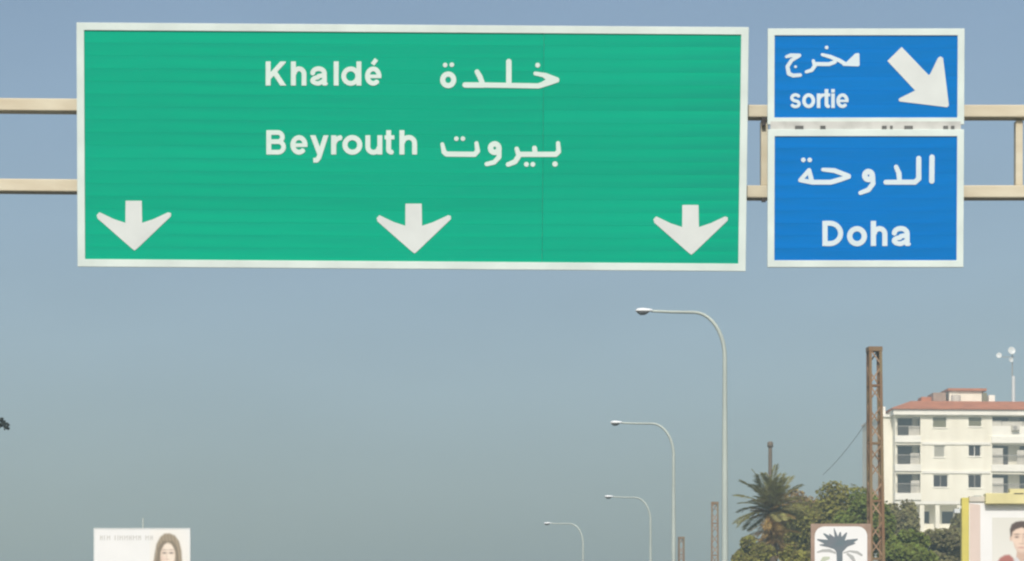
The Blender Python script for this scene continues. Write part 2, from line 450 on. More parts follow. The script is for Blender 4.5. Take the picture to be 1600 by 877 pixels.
xs = sorted(set([-1500, -900, -500, -300, -150, -80, -50, -30, -20, -14] + list(range(-12, 60, 3)) + [15, 60, 80, 110, 160, 250, 400, 700, 1500]))
ysg = sorted(set([-200, -100, -50] + list(range(0, 420, 12)) + [450, 520, 650, 850, 1200, 1800]))
gv = [(x, y, hill(x, y) - (0.02 if -14 < x < 13 else 0)) for y in ysg for x in xs]
nX = len(xs)
gf = [(j*nX+i, j*nX+i+1, (j+1)*nX+i+1, (j+1)*nX+i) for j in range(len(ysg)-1) for i in range(nX-1)]
g = MB(); g.add(gv, gf); tag(g.build('ground', M['soil']), kind='structure')
rd = MB(); rd.add([(-11,-150,0.006),(10.2,-150,0.006),(10.2,1500,0.006),(-11,1500,0.006)], [(0,1,2,3)])
tag(rd.build('road', M['asphalt']), kind='structure')
mk = MB()
for lx in (-7.2, -3.2, 0.8, 4.8):
    for yy in range(-60, 420, 12):
        mk.add([(lx-.08,yy,.012),(lx+.08,yy,.012),(lx+.08,yy+4,.012),(lx-.08,yy+4,.012)], [(0,1,2,3)])
for lx in (-10.6, 8.6):
    mk.add([(lx-.1,-150,.012),(lx+.1,-150,.012),(lx+.1,1500,.012),(lx-.1,1500,.012)], [(0,1,2,3)])
tag(mk.build('road_marking', M['paint']), kind='structure')
for xk in (-11.25, 10.2):
    kb = MB(); kb.box(xk, xk + .25, -150, 1500, -.05, .14)
    tag(kb.build('kerb', M['kerb']), kind='structure')

# ------------------------------------------------------------------ sign gantry
GY = 30.36
gp = lambda px, py: P(px, py, GY - 0.1)                 # pixel on the front face of the chords
gan = thing('sign_gantry', 'cream painted steel gantry of two long beams carrying the road signs', 'sign gantry', (0, GY, 0))
def chord(y_left, y_mid, y_right, h):
    mb = MB()
    pts = [gp(-330, y_left - 3), gp(1186, y_mid), gp(2150, y_right)]
    vs = []
    for p in pts:
        for dy, dz in ((0, -h), (0.2, -h), (0.2, 0), (0, 0)):
            vs.append((p.x, -0.1 + dy, p.z + dz))
    fs = [(3,2,1,0), (8,9,10,11)]
    for a in (0, 4):
        fs += [(a+k, a+(k+1) % 4, a+4+(k+1) % 4, a+4+k) for k in range(4)]
    mb.add(vs, fs)
    return bevel(mb.build('beam', M['cream'], gan), 0.012, 2)
CH = 19.5 * S(GY)
chord(153.0, 163.6, 163.6, CH)
chord(279.0, 289.6, 289.0, CH)
def strut(px, w=11.5):
    a, b = gp(px, 186), gp(px, 288.6)
    mb = MB(); mb.box(a.x - w/2*S(GY), a.x + w/2*S(GY), -0.035, 0.085, b.z + 0.004, a.z - 0.004)
    return bevel(mb.build('strut', M['cream'], gan), 0.008, 2)
for px in (-205, 789, 1195.5, 1594.5, 2000): strut(px)
for px in (383,):
    a, b = gp(px, 181), gp(px, 283.2)
    mb = MB(); mb.box(a.x - .04, a.x + .04, -0.035, 0.085, b.z, a.z - .002); bevel(mb.build('strut', M['cream'], gan), 0.008, 2)
for y0, n in ((183.5, 12.5), (309.5, 5.5)):              # dark plates standing in for the shade under the beams beside the blue signs
    a = gp(1193.6, y0)
    fl = MB(); fl.box(a.x - .022, a.x + .022, -0.094, -0.052, a.z - n * S(GY), a.z + 0.002)
    fl.build('shade_plate', M['dark'], gan)
for px in (-300, 2120):                                  # the posts stand outside the picture
    a = gp(px, 100)
    mb = MB(); mb.box(a.x - .16, a.x + .16, 0.105, 0.425, 0, a.z); mb.build('post', M['cream'], gan)
    mb = MB(); mb.box(a.x - .4, a.x + .4, -0.15, 0.65, 0.0, .12); mb.build('base_plate', M['kerb'], gan)

# ------------------------------------------------------------------ sign boards
SY = 30.0
class Board:
    def __init__(s, name, label, cat, x0, x1, y0, y1, tilt, roll, group=None):
        s.c = P((x0 + x1) / 2, (y0 + y1) / 2, SY)
        s.o = thing(name, label, cat, s.c, (R(tilt), R(roll), 0), group)
        s.W = (x1 - x0) * S(SY); s.H = (y1 - y0) * S(SY)
        s.inv = Matrix.LocRotScale(s.c, Euler((R(tilt), R(roll), 0)), None).inverted()
        s.eye = s.inv @ Vector((0, 0, CZ))
    def xz(s, px, py):
        q = s.inv @ P(px, py, SY); d = q - s.eye
        t = -s.eye.y / d.y
        return s.eye.x + t * d.x, s.eye.z + t * d.z
    def border(s, t, m):
        mb = MB(); mb.ring(-s.W/2, s.W/2, -s.H/2, s.H/2, t, -0.012, 0.024)
        return bevel(mb.build('border', m, s.o), 0.004, 2)
    def planks(s, cols, n, t, m):
        z0, z1 = -s.H/2 + t - .006, s.H/2 - t + .006
        h = (z1 - z0) / n; gap = 0.0009
        for xa, xb in cols:
            mb = MB(); mb.box(xa, xb, 0.0, 0.02, gap / 2, h - gap / 2)
            me = mb.mesh('plank', m)
            for k in range(n):
                link('plank', me, None, s.o, loc=(0, random.uniform(-.0006, .0006), z0 + k * h))
        bk = MB(); bk.box(cols[0][0] + .01, cols[-1][1] - .01, 0.0215, 0.0232, z0 + .004, z1 - .004)
        bk.build('backing_sheet', M['alu'], s.o)
    def rail(s, px, ztop=None, zbot=None):
        x, _ = s.xz(px, 200)
        mb = MB(); mb.box(x - .04, x + .04, 0.026, 0.14, zbot if zbot is not None else -s.H/2 + .05, ztop if ztop is not None else s.H/2 - .05)
        return mb.build('mounting_rail', M['alu'], s.o)
    def ink(s, name, ink, m, label=None, y0=-0.0035, res=4.0):
        o = link(name, ink_mesh(name, ink, s.xz, m, y0, 0.003, res), None, s.o)
        if label: o['label'] = label
        return o

def word(text, spans, base, cap, xh, h):
    k = Ink()
    for ch, (a, b) in zip(text, spans):
        glyph(k, ch, a, b, base, cap, xh, h)
    return k
def tr(sx, ox, oy):
    return lambda pts: [(ox + x / sx, oy + y / sx) for x, y in pts]

# green sign
gs = Board('direction_sign', 'wide green overhead sign with three white lane arrows, Khaldé and Beyrouth', 'road sign', 120.5, 1167.5, 42.0, 419.0, 4.4, 0.40)
BT = 11.8 * S(SY)
gs.border(BT, M['border'])
xs_ = gs.xz(848.5, 230)[0]
gs.planks([(-gs.W/2 + BT - .006, xs_ - .0013), (xs_ + .0013, gs.W/2 - BT + .006)], 18, BT, M['green'])
for px in (230, 500, 790, 1060): gs.rail(px)
arrow = [(196.7,314.3),(221.2,314.3),(221.8,349),(240,343),(263,332.3),(266.8,333.5),(266.8,338),(214.5,388),(210.3,391.2),(206,388),(153,341.5),(151.6,336.5),(155.5,332.3),(178,343),(196.4,349)]
arrow = [(x, y) for x, y in arrow]
a0 = None
for dx, dy in ((0, 0), (437.3, 4.6), (869.8, 6.6)):
    k = Ink().poly([(x + dx, y + dy) for x, y in arrow], 0.4)
    gs.ink('lane_arrow', k, M['white'], res=3.0)
gs.ink('lettering', word('Khaldé', [(415.2,446.6),(454.6,479),(484.8,511.5),(520.2,530.5),(534.2,564.7),(570.2,596.2)], 134.0, 37.8, 29.5, 3.85), M['letter'], 'the word Khaldé in white Latin letters')
gs.ink('lettering', word('Beyrouth', [(416.2,447),(453.8,480.6),(485.4,512),(517.6,534),(535.2,566),(571,597.4),(601,616),(624.2,651.6)], 241.6, 37.8, 29.8, 3.85), M['letter'], 'the word Beyrouth in white Latin letters')
A = tr(4.614, 670, 80)
r_ = lambda v: v / 4.614
k = Ink()
k.round(A(ell(140, 208, 40, 42, 0, 360, 20)), r_(20)); k.round(A([(118, 101)]), r_(18)); k.round(A([(166, 99)]), r_(18))
k.round(A([(262, 245), (395, 246)]), r_(21)); k.round(A([(348, 150), (368, 185), (388, 238)]), [r_(19), r_(21), r_(20)])
k.round(A([(395, 245), (790, 252)]), r_(20)); k.round(A([(577, 76), (577, 245)]), r_(21))
k.round(A([(768, 162), (842, 176), (925, 206)]), [r_(15), r_(19), r_(17)]); k.round(A([(925, 212), (860, 230), (795, 250)]), [r_(17), r_(21), r_(21)])
k.poly(A([(770, 150), (840, 160), (930, 195), (935, 225), (862, 245), (800, 262), (800, 232), (842, 205)]))
k.round(A([(785, 102)]), r_(19))
gs.ink('lettering', k, M['letter'], 'the upper Arabic word in white')
k = Ink()
k.round(A([(98, 672), (110, 728), (128, 743), (330, 745), (352, 722), (344, 665)]), [r_(15), r_(19), r_(20), r_(20), r_(19), r_(16)])
k.round(A([(199, 632)]), r_(18)); k.round(A([(246, 632)]), r_(18))
k.round(A(ell(475, 700, 30, 31, 0, 360, 16)), r_(21)); k.round(A([(508, 705), (506, 765), (472, 802), (418, 815)]), [r_(18), r_(19), r_(18), r_(17)])
k.round(A([(932, 664), (936, 725), (915, 745), (650, 745)]), [r_(16), r_(19), r_(20), r_(20)])
k.round(A([(910, 815)]), r_(21)); k.round(A([(762, 700), (768, 742)]), r_(19))
k.round(A([(704, 817)]), r_(19)); k.round(A([(750, 817)]), r_(19))
k.round(A([(634, 705), (650, 755), (622, 798), (572, 818)]), [r_(17), r_(20), r_(20), r_(18)])
gs.ink('lettering', k, M['letter'], 'the lower Arabic word in white')

# blue signs
bt = 10.8 * S(SY)
b1 = Board('exit_sign', 'small blue overhead sign reading sortie with a slanting white arrow', 'road sign', 1199.3, 1506.7, 45.5, 194.5, 2.0, 0.0)
b1.border(bt, M['border'])
b1.planks([(-b1.W/2 + bt - .006, b1.W/2 - bt + .006)], 6, bt, M['blue'])
B = tr(5.517, 1210, 60); r_ = lambda v: v / 5.517
b1.ink('exit_arrow', Ink().poly(B([(1096,80),(1328,322),(1345,310),(1412,172),(1430,160),(1450,172),(1500,578),(1488,592),(1078,542),(1074,526),(1090,515),(1218,452),(978,196)]), 0.6), M['white'], res=3.0)
k = Ink()
k.round(B([(104, 160), (140, 148), (215, 148)]), [r_(14), r_(18), r_(17)]); k.round(B([(210, 152), (148, 190), (112, 245), (124, 305), (160, 322), (222, 318)]), [r_(17), r_(17), r_(18), r_(19), r_(18), r_(16)])
k.round(B([(182, 246)]), r_(13))
k.round(B([(335, 195), (348, 238), (322, 275), (275, 290)]), [r_(15), r_(18), r_(17), r_(15)])
k.round(B([(350, 222), (470, 224), (520, 205)]), r_(18)); k.round(B([(412, 142), (480, 160), (560, 192), (610, 222)]), [r_(14), r_(18), r_(18), r_(18)])
k.round(B([(450, 80)]), r_(17)); k.round(B([(600, 222), (718, 226)]), r_(18)); k.poly(B([(632,208),(700,142),(722,138),(724,228),(640,230)]), r_(10))
b1.ink('lettering', k, M['letter_b'], 'the Arabic word for exit in white')
b1.ink('lettering', word('sortie', [(1234.4,1251.4),(1253.4,1273.6),(1276.2,1286.6),(1287,1297.2),(1298.6,1304.4),(1306.6,1326)], 169.0, 29.5, 22.6, 2.75), M['letter_b'], 'the word sortie in white Latin letters')
b2 = Board('destination_sign', 'blue overhead sign reading Doha, hung below the exit sign', 'road sign', 1199.3, 1505.7, 203.2, 417.5, 2.0, 0.0)
b2.border(bt, M['border'])
b2.planks([(-b2.W/2 + bt - .006, b2.W/2 - bt + .006)], 10, bt, M['blue'])
C_ = tr(5.16, 1230, 230); r_ = lambda v: v / 5.16
k = Ink()
k.round(C_([(1167, 82), (1165, 275)]), r_(23)); k.round(C_([(1060, 92), (1060, 255), (1030, 284), (795, 284)]), [r_(22), r_(23), r_(22), r_(21)])
k.round(C_([(878, 160), (900, 210), (905, 270)]), [r_(19), r_(22), r_(21)])
k.round(C_(ell(655, 230, 30, 32, 0, 360, 16)), r_(24)); k.round(C_([(690, 235), (692, 295), (655, 345), (590, 370)]), [r_(20), r_(21), r_(21), r_(18)])
k.round(C_([(288, 182), (380, 190), (495, 233)]), [r_(16), r_(21), r_(19)]); k.round(C_([(495, 240), (420, 264), (350, 284), (205, 284)]), [r_(19), r_(21), r_(21), r_(21)])
k.round(C_([(105, 268), (176, 188), (198, 278)]), [r_(18), r_(19), r_(21)]); k.round(C_([(105, 268), (200, 284)]), [r_(18), r_(20)])
k.round(C_([(130, 104)]), r_(20)); k.round(C_([(181, 104)]), r_(20))
b2.ink('lettering', k, M['letter_b'], 'the Arabic word for Doha in white')
b2.ink('lettering', word('Doha', [(1285,1317.4),(1323.6,1354.4),(1360.6,1386.6),(1393.4,1422)], 384.6, 39.2, 30.5, 4.0), M['letter_b'], 'the word Doha in white Latin letters')
for bb in (b1, b2):
    for px in (1262, 1440): bb.rail(px)
# aluminium rail and clamps in the gap between the two blue boards
x0, z0 = b2.xz(1204, 203.2); x1, z1 = b2.xz(1502, 195)
rl = MB(); rl.box(x0, x1, 0.026, 0.05, b2.H/2 - .03, z1 + .04); rl.build('joining_rail', M['alu'], b2.o)
for px, wd in ((1249, 13), (1286, 8), (1382, 7), (1393, 4), (1420, 13), (1478, 7), (1489, 5)):
    xx = b2.xz(px, 199)[0]
    cl = MB(); cl.box(xx - wd/2*S(SY), xx + wd/2*S(SY), 0.004, 0.0255, b2.H/2 + .003, z1 - .010)
    cl.build('clamp', M['clamp'], b2.o)

# ------------------------------------------------------------------ street lamps
def make_lamp(loc):
    t = thing('street_lamp', 'x', 'street lamp', loc, group='street lamps along the highway')
    Ht = 11.98; rx, rz = 0.86, 1.25
    pts = [(0, 0, 0), (0, 0, 4), (0, 0, 8), (0, 0, Ht - rz - .6), (0, 0, Ht - rz)]
    rad = [.110, .098, .080, .063, .060]
    for i in range(1, 11):
        a = R(90 * i / 10)
        pts.append((-rx + rx * math.cos(a), 0, Ht - rz + rz * math.sin(a))); rad.append(.060 - .0018 * i)
    pts += [(-1.5, 0, Ht + .01), (-2.03, 0, Ht + .035)]; rad += [.040, .036]
    mb = MB(); mb.tube(pts[:5], rad[:5], 12); mb.build('pole', M['galv'], t)
    mb = MB(); mb.tube(pts[4:], rad[4:], 10); mb.build('arm', M['galv'], t)
    mb = MB(); mb.box(-.21, .21, -.21, .21, 0, .03); mb.tube([(0,0,.03),(0,0,.5)], [.15,.13], 12); mb.build('base_flange', M['galv'], t)
    # luminaire: shallow tapered housing with a dark bowl underneath
    z = Ht + .04
    sec = [(-2.00, .05, .05, .03), (-2.12, .10, .07, .05), (-2.28, .13, .085, .06), (-2.42, .115, .07, .055), (-2.47, .06, .03, .04)]
    vs = []; n = 10
    for x, wy, up, dn in sec:
        for q in range(n):
            a = 2 * math.pi * q / n
            vs.append((x, wy * math.cos(a), z + (up if math.sin(a) > 0 else dn * .6) * math.sin(a)))
    fs = [(i*n+q, i*n+(q+1) % n, (i+1)*n+(q+1) % n, (i+1)*n+q) for i in range(len(sec)-1) for q in range(n)]
    fs += [tuple(range(n))[::-1], tuple(range((len(sec)-1)*n, len(sec)*n))]
    mb = MB(); mb.add(vs, fs, True); hd = mb.build('lamp_head', M['lamp_lid'], t)
    vs = []
    for x, wy, d in ((-2.10, .05, .02), (-2.20, .105, .085), (-2.34, .105, .095), (-2.43, .05, .03)):
        for q in range(7):
            a = math.pi + math.pi * q / 6
            vs.append((x, wy * math.cos(a), z - .025 + d * math.sin(a)))
    fs = [(i*7+q, i*7+q+1, (i+1)*7+q+1, (i+1)*7+q) for i in range(3) for q in range(6)] + [tuple(range(7))[::-1], tuple(range(21, 28))]
    mb = MB(); mb.add(vs, fs, True); mb.build('lens', M['lens'], hd)
    return t
LAMPS = [(1132.5, 78.0, 'tall pale street lamp with curved arm, the nearest and highest of the row'),
         (1052.5, 110.0, 'second nearest street lamp with curved arm, just beyond the tallest lamp'),
         (1016.5, 151.5, 'faint distant street lamp, third from the nearest lamp'),
         (911.0, 174.5, 'faintest and lowest street lamp, furthest along the road')]
proto = None
for px, Y, lab in LAMPS:
    if proto is None: proto = make_lamp((0, 0, 0)); o = proto
    else: o = copy_tree(proto)
    o.location = ((px - 800) * Y / F, Y, 0); o['label'] = lab
    o.rotation_euler.z = R({78.0: 0, 110.0: -4, 151.5: 3, 174.5: -12}[Y])

# ------------------------------------------------------------------ lattice masts
def make_mast():
    t = thing('lattice_mast', 'x', 'lattice mast', group='rusty lattice masts along the road')
    H = 14.0; n = 20
    wz = lambda z: (0.62 - 0.14 * z / H) / 2
    pitch = H / n
    for sx, sy in ((-1,-1),(1,-1),(1,1),(-1,1)):
        # angle-iron leg: two thin flanges
        mb = MB()
        for z0, z1 in ((0, H),):
            a, b = wz(z0), wz(z1); f = .105; th = .014
            def fl(ax, ay, bx, by):
                vs = []
                for z, q in ((z0, a), (z1, b)):
                    cx, cy = sx * q, sy * q
                    vs += [(cx, cy, z), (cx + ax, cy + ay, z), (cx + ax + bx, cy + ay + by, z), (cx + bx, cy + by, z)]
                mb.add(vs, [(0,1,2,3),(4,5,6,7),(0,1,5,4),(1,2,6,5),(2,3,7,6),(3,0,4,7)])
            fl(-sx * f, 0, 0, -sy * th); fl(0, -sy * f, -sx * th, 0)
        mb.build('leg', M['rust'], t)
    for side in range(4):
        ang = side * math.pi / 2
        for k in range(n):
            z0, z1 = k * pitch + .05, (k + 1) * pitch + .05
            if z1 > H: z1 = H - .02
            a, b = wz(z0) - .02, wz(z1) - .02
            s = 1 if (k + side) % 2 else -1
            mb = MB(); mb.bar((s * a, -wz(z0) + .022, z0), (-s * b, -wz(z1) + .022, z1), .05, .012)
            link('brace', mb.mesh('brace', M['rust_pale']), None, t, rot=(0, 0, ang))
            if k % 3 == 0:
                mb = MB(); mb.bar((-a, -wz(z0) + .035, z0 - .02), (a, -wz(z0) + .035, z0 - .02), .06, .012)
                link('cross_bar', mb.mesh('cross_bar', M['rust']), None, t, rot=(0, 0, ang))
    q = wz(H) + .015
    mb = MB(); mb.box(-q, q, -q, q, H - .13, H + .03); mb.build('cap', M['rust'], t)
    return t
MASTS = [(1371.0, 102.5, 'tall rusty lattice mast standing in front of the white apartment building', 5),
         (1117.0, 185.0, 'reddish brown lattice mast just behind the tallest street lamp', -4),
         (1064.5, 226.0, 'shortest looking lattice mast, furthest away beside the second street lamp', 3)]
proto = None
for px, Y, lab, rz in MASTS:
    if proto is None: proto = make_mast(); o = proto
    else: o = copy_tree(proto)
    o.location = ((px - 800) * Y / F, Y, hill((px - 800) * Y / F, Y) if Y > 150 else 0); o['label'] = lab; o.rotation_euler.z = R(rz)
proto = None
mast1 = [o for o in bpy.data.objects if o.name == 'lattice_mast'][0]
mast1.rotation_euler.y = R(-0.5)
# slender pole behind the palm
Y = 142.0; x = (1203.5 - 800) * Y / F; ht = CZ + (HZ - 690) * S(Y)
up = thing('utility_pole', 'slender brown pole rising behind the palm crown', 'pole', (x, Y, 0))
mb = MB(); mb.tube([(0,0,0),(0,0,ht-.3)], [.16,.095], 10); mb.build('shaft', M['pole'], up)
mb = MB(); mb.tube([(0,0,ht-.3),(0,0,ht-.27),(0,0,ht-.05),(0,0,ht)], [.10,.15,.14,.07], 10); mb.build('cap', M['pole'], up)
# thin service wire
a = P(1357, 655, 102.6); b = P(1286, 742, 126)
mb = MB(); pts = []
for i in range(11):
    t_ = i / 10; p = a.lerp(b, t_); p.z -= .35 * 4 * t_ * (1 - t_) * .4; pts.append(p)
mb.tube(pts, .0095, 5)
tag(mb.build('service_wire', M['cable']), 'thin dark wire sloping down from the near lattice mast to the trees', 'wire')

# ------------------------------------------------------------------ apartment building
BY = 287.0; bs = S(BY)
bx0 = (1398.5 - 800) * bs
GZ = 10.6
ab = thing('apartment_building', 'cream apartment building with a terracotta tiled roof edge and balconies', 'building', (bx0, BY, 0), (0, 0, R(3.0)))
bx = lambda px: (px - 1398.5) * bs
bz = lambda py: CZ + (HZ - py) * bs
def wall_with_holes(mb, x0, x1, z0, z1, holes, y0, y1):
    X = sorted({x0, x1} | {h[0] for h in holes} | {h[1] for h in holes}); Z = sorted({z0, z1} | {h[2] for h in holes} | {h[3] for h in holes})
    X = [v for v in X if x0 <= v <= x1]; Z = [v for v in Z if z0 <= v <= z1]
    solid = [[not any(h[0] < (X[i]+X[i+1])/2 < h[1] and h[2] < (Z[j]+Z[j+1])/2 < h[3] for h in holes) for i in range(len(X)-1)] for j in range(len(Z)-1)]
    nI, nJ = len(X), len(Z)
    vs = [(x, y, z) for y in (y0, y1) for z in Z for x in X]
    id_ = lambda l, j, i: l*nI*nJ + j*nI + i
    fs = []
    ok = lambda j, i: 0 <= j < nJ-1 and 0 <= i < nI-1 and solid[j][i]
    for j in range(nJ-1):
        for i in range(nI-1):
            if not solid[j][i]: continue
            fs += [(id_(0,j,i), id_(0,j,i+1), id_(0,j+1,i+1), id_(0,j+1,i)), (id_(1,j,i), id_(1,j+1,i), id_(1,j+1,i+1), id_(1,j,i+1))]
            if not ok(j, i-1): fs.append((id_(0,j,i), id_(0,j+1,i), id_(1,j+1,i), id_(1,j,i)))
            if not ok(j, i+1): fs.append((id_(0,j,i+1), id_(1,j,i+1), id_(1,j+1,i+1), id_(0,j+1,i+1)))
            if not ok(j-1, i): fs.append((id_(0,j,i), id_(1,j,i), id_(1,j,i+1), id_(0,j,i+1)))
            if not ok(j+1, i): fs.append((id_(0,j+1,i), id_(0,j+1,i+1), id_(1,j+1,i+1), id_(1,j+1,i)))
    mb.add(vs, fs)
W_ = 24.0; DEP = 13.0
ST = 45.0                                     # storey pitch in photograph pixels
zr = bz(649)                                  # underside of the white fascia
rows = [0, 1, 2]
wins = []                                     # (px0, px1, py0, py1, kind)
wins += [(1457.5,1480.5,650.5,668.5,'olive'), (1514,1536,650.5,666.5,'olive_b'), (1459.5,1477.5,696,714.5,'pale'), (1514,1534.5,694.5,713,'pair'), (1458.5,1482.5,741.5,761.5,'open'), (1513.5,1535.5,741,762.5,'open')]
for k in range(3):
    for px in (1650, 1705): wins.append((px, px + 22, 650.5 + ST*k, 668.5 + ST*k, 'olive'))
balc = [(1399.8, 1438.5, 651.5, 680.5), (1399.8, 1438.5, 695, 725.5), (1399.8, 1438.5, 740, 770.5)]
balc_r = [(1552, 1628, 650, 681), (1552, 1628, 694, 725.5), (1552, 1628, 740, 770.5)]
zb = bz(783)
holes = [(bx(a), bx(b), bz(d), bz(c)) for a, b, c, d, _ in wins] + [(bx(a), bx(b), bz(d), bz(c)) for a, b, c, d in balc + balc_r]
mb = MB(); wall_with_holes(mb, 0, W_, zb, zr, holes, 0, 0.3); mb.build('wall', M['wall'], ab)
mb = MB(); mb.box(0, .3, .302, DEP, zb, zr); mb.build('wall', M['wall'], ab)
mb = MB(); mb.box(W_ - .3, W_, .302, DEP, zb, zr); mb.build('wall', M['wall'], ab)
mb = MB(); mb.box(.302, W_ - .302, DEP - .3, DEP, GZ, zr); mb.build('wall', M['wall'], ab)
# set-back stair bay on the left, seen past the corner
mb = MB(); mb.box(bx(1380), -.004, 1.4, DEP - 1, GZ, bz(650)); mb.build('stair_bay', M['wall'], ab)
mb = MB(); mb.box(bx(1378.5), -.004, 1.2, DEP - .8, bz(649.8), bz(646)); mb.build('stair_bay_coping', M['slab'], ab)
mb = MB(); mb.box(bx(1380.5), bx(1388), 1.6, 3.4, bz(645.8), bz(633)); mb.build('chimney', M['slab'], ab)
# fascia, tiled skirt roof, flat top
mb = MB(); mb.box(-.25, W_ + .25, -.45, DEP + .25, zr, bz(640.4)); bevel(mb.build('fascia', M['slab'], ab), .03, 1)
ze, zt = bz(640.2), bz(627.5)
mb = MB()
o4 = [(-.4, -.65), (W_ + .4, -.65), (W_ + .4, DEP + .4), (-.4, DEP + .4)]; i4 = [(2.0, 1.8), (W_ - 2.0, 1.8), (W_ - 2.0, DEP - 2.0), (2.0, DEP - 2.0)]
vs = [(x, y, ze) for x, y in o4] + [(x, y, ze + .14) for x, y in o4] + [(x, y, zt + .25) for x, y in i4]
mb.add(vs, [(3,2,1,0)] + [(k, (k+1) % 4, 4+(k+1) % 4, 4+k) for k in range(4)] + [(4+k, 4+(k+1) % 4, 8+(k+1) % 4, 8+k) for k in range(4)] + [(8,9,10,11)])
mb.build('roof', M['tile'], ab)
# roof-top rooms
mb = MB(); mb.box(bx(1497), bx(1549), 4.0, 9.0, zt, bz(604)); mb.build('roof_room', M['wall'], ab)
mb = MB(); mb.box(bx(1494), bx(1556), 3.7, 9.3, bz(603.8), bz(600)); mb.build('roof_room_slab', M['tile'], ab)
mb = MB(); mb.box(bx(1472.5), bx(1493), 4.4, 7.5, zt, bz(606)); mb.build('stair_head', M['board_frame'], ab)
mb = MB(); mb.box(bx(1456), bx(1472.2), 5.2, 7.2, zt, bz(611.5)); mb.build('roof_parapet', M['tile'], ab)
mb = MB(); mb.tube([(bx(1505), 3.2, zt), (bx(1505), 3.2, bz(612))], .5, 10); mb.build('water_tank', M['cloth'], ab)
mb = MB(); mb.box(bx(1558.5), bx(1568), 3.4, 4.6, zt, bz(611)); mb.build('water_tank', M['slab'], ab)
mb = MB(); mb.box(bx(1550), bx(1557), 3.9, 5.0, zt, bz(606.5)); mb.build('water_tank', M['shutter'], ab)
# windows
def window(px0, px1, py0, py1, kind):
    a, b, c, d = bx(px0), bx(px1), bz(py1), bz(py0)
    mb = MB(); mb.ring(a + .003, b - .003, c + .003, d - .003, .07, .10, .17)
    wf = mb.build('window', M['slab'], ab)
    mb = MB(); mb.box(a + .06, b - .06, .175, .195, c + .06, d - .06); mb.build('pane', M['glass'], wf)
    mb = MB(); mb.box(a - .06, b + .06, -.07, .099, c - .07, c - .004); mb.build('sill', M['slab'], wf)
    mid = (a + b) / 2
    if kind in ('olive', 'pale', 'olive_b'):
        m = M['shutter'] if kind != 'pale' else M['shutter_pale']
        n = 9; hh = (d - c - .16) / n
        mb = MB()
        for q in range(n): mb.box(a + .08, b - .08, .125, .155, c + .08 + q*hh + .012, c + .08 + (q+1)*hh)
        sh = mb.build('shutter', m, wf)
    else:
        mb = MB(); mb.box(mid - .035, mid + .035, .11, .172, c + .075, d - .075); mb.build('mullion', M['slab'] if kind == 'pair' else M['railing'], wf)
        if kind == 'pair':
            for q0, q1 in ((a + .08, mid - .3), (mid + .3, b - .08)):
                mb = MB(); mb.box(q0, q1, .178, .19, c + .075, d - .075); mb.build('curtain', M['cloth'], wf)
for q in wins: window(*q)
# balconies: recess with back wall, slab, solid parapet or railing, door
def balcony(px0, px1, py0, py1, style):
    a, b, c, d = bx(px0), bx(px1), bz(py1), bz(py0)
    t = MB(); t.box(a - .1, b + .1, 1.7, 1.85, c - .05, d + .1); wl = t.build('balcony', M['wall'], ab)
    t = MB(); t.box(a - .1, b + .1, .302, 1.698, c - .2, c - .002); t.build('floor_slab', M['slab'], wl)
    t = MB(); t.box(a - .1, b + .1, .302, 1.698, d + .002, d + .16); t.build('ceiling_slab', M['slab'], wl)
    dw = 1.6; dx = a + .35
    while dx + dw < b:
        t = MB(); t.box(dx, dx + dw, 1.64, 1.699, c, c + 2.05); t.build('door', M['glass'], wl)
        t = MB(); t.ring(dx - .07, dx + dw + .07, c - .001, c + 2.13, .07, 1.6, 1.639); t.build('door_frame', M['railing'], wl)
        dx += dw + 1.3
    if style == 'rail':
        t = MB(); t.box(a + .01, b - .01, .02, .08, c + .92, c + .99); t.build('rail', M['railing'], wl)
        t = MB(); n = int((b - a) / .16)
        for q in range(n): t.box(a + .05 + q*.16, a + .075 + q*.16, .04, .06, c + .002, c + .918)
        t.build('railing', M['railing'], wl)['kind'] = 'stuff'
    else:
        t = MB(); t.box(a + .003, b - .003, .03, .15, c + .002, c + 1.05); t.build('parapet', M['slab'], wl)
    t = MB(); t.box(a - .12, b + .05, -.16, -.004, c - (.72), c - .01); bevel(t.build('slab_edge', M['slab'], wl), .02, 1)
    return wl, a, b, c, d
for i, q in enumerate(balc):
    wl, a, b, c, d = balcony(*q, 'rail')
    x0 = a + (1.35, 1.55, 1.6)[i]
    t = MB(); t.box(x0, b - .05, .25, .29, c + .01, c + (.95, 1.15, 1.3)[i]); t.build('hung_cloth', M['cloth'], wl)
for i, q in enumerate(balc_r):
    wl, a, b, c, d = balcony(*q, 'parapet' if i == 0 else 'rail')
    spans = ([(0, 1.0, 1.62), (1.05, 3.2, 1.55), (3.25, 4.9, 1.5)], [(0.02, 1.15, 1.7), (2.6, 3.6, 1.5)], [(.02, 1.2, 1.6)])[i]
    for x0, x1, hh in spans:
        t = MB(); t.box(a + x0, a + x1, .2, .24, c + .01, c + hh); t.build('sun_curtain', M['cloth'], wl)
